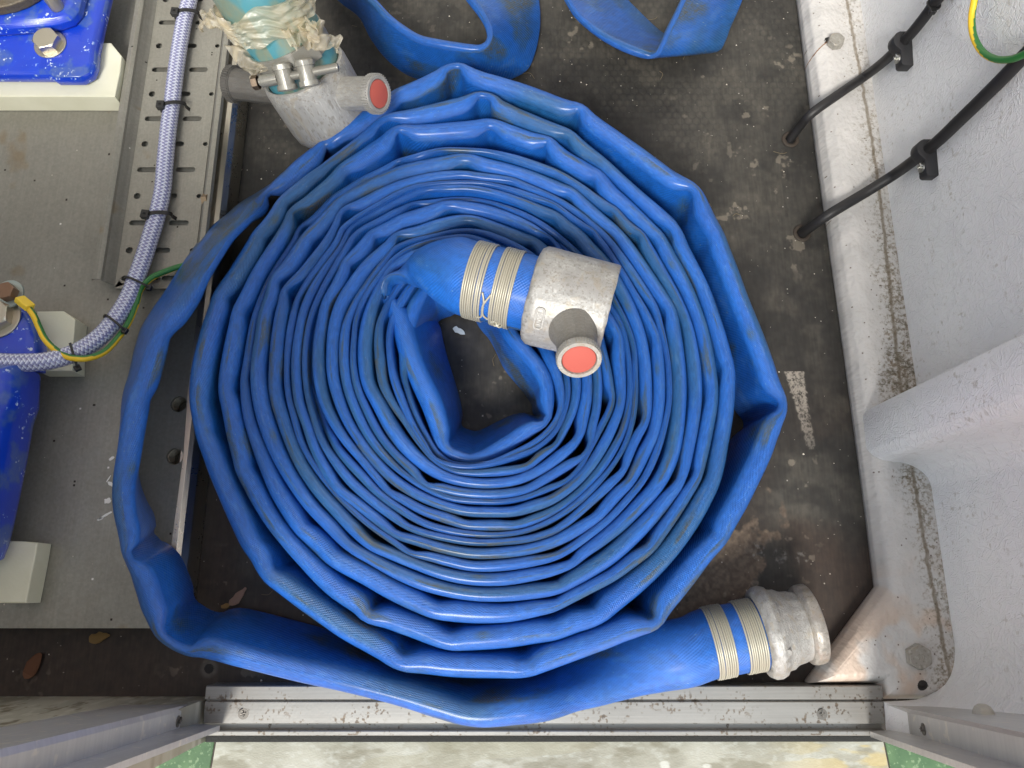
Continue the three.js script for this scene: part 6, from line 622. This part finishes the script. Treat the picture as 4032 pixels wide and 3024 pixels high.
{
  const outCol = tex(1024, 512, (u, v) => { const n = fbm(u * 14, v * 5, 221, 5), f = fbm(u * 110, v * 40, 222, 4); let c = mix3([146, 144, 130], [172, 171, 158], sst(0.3, 0.65, n)); c = mix3(c, [188, 190, 182], 0.45 * sst(0.48, 0.8, f)); c = mix3(c, [120, 116, 98], 0.6 * sst(0.6, 0.75, fbm(u * 20 + 9, v * 9, 223, 4))); const d = sst(0.42, 0.4, fbm(u * 7 + 2, v * 4, 224, 2)); c = mix3(c, [150, 146, 124], 0.4 * d); const y = sst(0.78, 0.95, u); c = mix3(c, [190, 166, 104], 0.55 * y * sst(0.35, 0.6, fbm(u * 30, v * 20, 225, 3))); for (const [x0, y0, x1, y1] of [[0.55, 0.32, 0.62, 0.5], [0.66, 0.2, 0.665, 0.5], [0.72, 0.22, 0.725, 0.4]]) { const t = Math.max(0, Math.min(1, ((u - x0) * (x1 - x0) + (v - y0) * (y1 - y0)) / ((x1 - x0) ** 2 + (y1 - y0) ** 2))), dd = Math.hypot((u - x0 - t * (x1 - x0)) * 2.6, v - y0 - t * (y1 - y0)); c = mix3(c, [206, 208, 200], 0.7 * sst(0.022, 0.01, dd + 0.012 * (f - 0.5))); } return c; }, { clamp: true });
  const g = slab([[-0.329, 0.1695], [0.413, 0.1695], [0.425, 0.3], [-0.34, 0.3]], -0.02, 0.004, 0.002); planarUV(g, -0.34, 0.165, 0.77, 0.14);
  tag(mesh('outer_ledge', creased(g, 0.5), std({ map: outCol, bumpMap: rep(grain, 6, 2), bumpScale: 0.0006, roughness: 0.6 })), 'dirty white fibreglass step outside the aluminium threshold', 'step');
  const gc = tex(512, 512, (u, v) => { const n = fbm(u * 10, v * 10, 231, 4, 10), s = fbm(u * 60 + v * 30, v * 60 - u * 30, 232, 3); return mix3(mix3([58, 88, 58], [96, 124, 84], n), [150, 166, 132], 0.5 * sst(0.6, 0.75, s)); });
  const gm = std({ map: rep(gc, 5, 5), roughness: 0.5, bumpMap: rep(grain, 6, 6), bumpScale: 0.0005 });
  tag(mesh('green_step', boxUV(slab([[-1.3, 0.1705], [-0.3315, 0.1705], [-0.3425, 0.3], [-1.3, 0.3]], -0.02, 0.001, 0.0015)), gm), 'streaky green painted step left of the dirty white step', 'step');
  tag(mesh('green_step', boxUV(slab([[0.4155, 0.1705], [0.7, 0.1705], [0.7, 0.3], [0.4275, 0.3]], -0.02, 0.001, 0.0015)), gm), 'green painted step right of the dirty white step', 'step');
}
// ---------- litter on the floor ----------
{
  const leaf = (sx, sy, len, wid, ang, col, label, y = 0.002) => { const p = at(sx, sy, y), s = new THREE.Shape(); { const n = 16; for (let i = 0; i < n; i++) { const a = i / n * 6.2832, r = 0.72 + 0.5 * hash(i, Math.round(sx), 3); const x = Math.cos(a) * len / 2 * (0.75 + 0.25 * r), yy = Math.sin(a) * wid / 2 * r * (1 - 0.35 * Math.cos(a)); i ? s.lineTo(x, yy) : s.moveTo(x, yy); } } const g = new THREE.ExtrudeGeometry(s, { depth: 0.0004, bevelEnabled: false, curveSegments: 10 }); const q = g.attributes.position; for (let i = 0; i < q.count; i++) q.setZ(i, q.getZ(i) + 8 * q.getX(i) * q.getX(i) + 12 * q.getY(i) * q.getY(i)); g.rotateX(-Math.PI / 2); g.rotateY(ang); g.translate(p.x, y, p.z); g.computeVertexNormals(); tag(mesh('leaf', boxUV(g), std({ color: srgb(...col), roughness: 0.7, map: rep(grpCol, 12, 12) })), label, 'leaf'); };
  leaf(939, 2348, 0.026, 0.010, 0.85, [150, 122, 104], 'pale brown dry leaf on the floor right of the platform corner');
  leaf(133, 2620, 0.03, 0.017, 1.1, [104, 66, 40], 'rust brown dead leaf on the dark strip before the platform');
  leaf(393, 2508, 0.024, 0.011, 0.2, [132, 104, 56], 'yellow brown leaf scrap by the platform front edge');
  leaf(890, 2385, 0.012, 0.005, 0.2, [150, 120, 70], 'tiny tan leaf crumb near the pale brown leaf');
  leaf(1808, 1304, 0.018, 0.0075, -0.55, [196, 206, 208], 'pale flake on the dark floor in the middle of the coil');
  // grit: paint flakes and crumbs strewn over the floor and platform
  seed = 991; const gs = []; for (let i = 0; i < 420; i++) { const x = -0.6 + rnd() * 1.0, z = -0.85 + rnd() * 0.97, r = 0.0004 + 0.0013 * Math.pow(rnd(), 4); const on = x < EX - 0.025 && z < 0.045; if (on && rnd() < 0.6) continue; const b = new THREE.TetrahedronGeometry(r, 0); b.scale(1, 0.5, 1); b.rotateY(rnd() * 6); b.translate(x, (on ? PH : 0) + r * 0.25, z); gs.push(b); }
  const gr = mesh('grit', mergeGeometries(gs), std({ color: srgb(206, 198, 184), roughness: 0.7 })); gr.userData.kind = 'stuff'; tag(gr, 'pale grit and paint flakes strewn over floor and platform', 'grit');
  seed = 555; const fb = []; for (let i = 0; i < 40; i++) { const x = -0.3 + rnd() * 0.68, z = -0.8 + rnd() * 0.9, a = rnd() * 6.28, l = 0.006 + rnd() * 0.014; fb.push(tube([V(x, 0.0012, z), V(x + Math.cos(a) * l * 0.5 + 0.002 * rnd(), 0.003, z + Math.sin(a) * l * 0.5), V(x + Math.cos(a + 0.4) * l, 0.0012, z + Math.sin(a + 0.4) * l)], 0.0003, 8, 5)); }
  const fs = mesh('straw', mergeGeometries(fb), std({ color: srgb(120, 108, 84), roughness: 0.8 })); fs.userData.kind = 'stuff'; tag(fs, 'bits of straw and fluff on the dark floor', 'straw');
}
renderer.render(scene, camera);
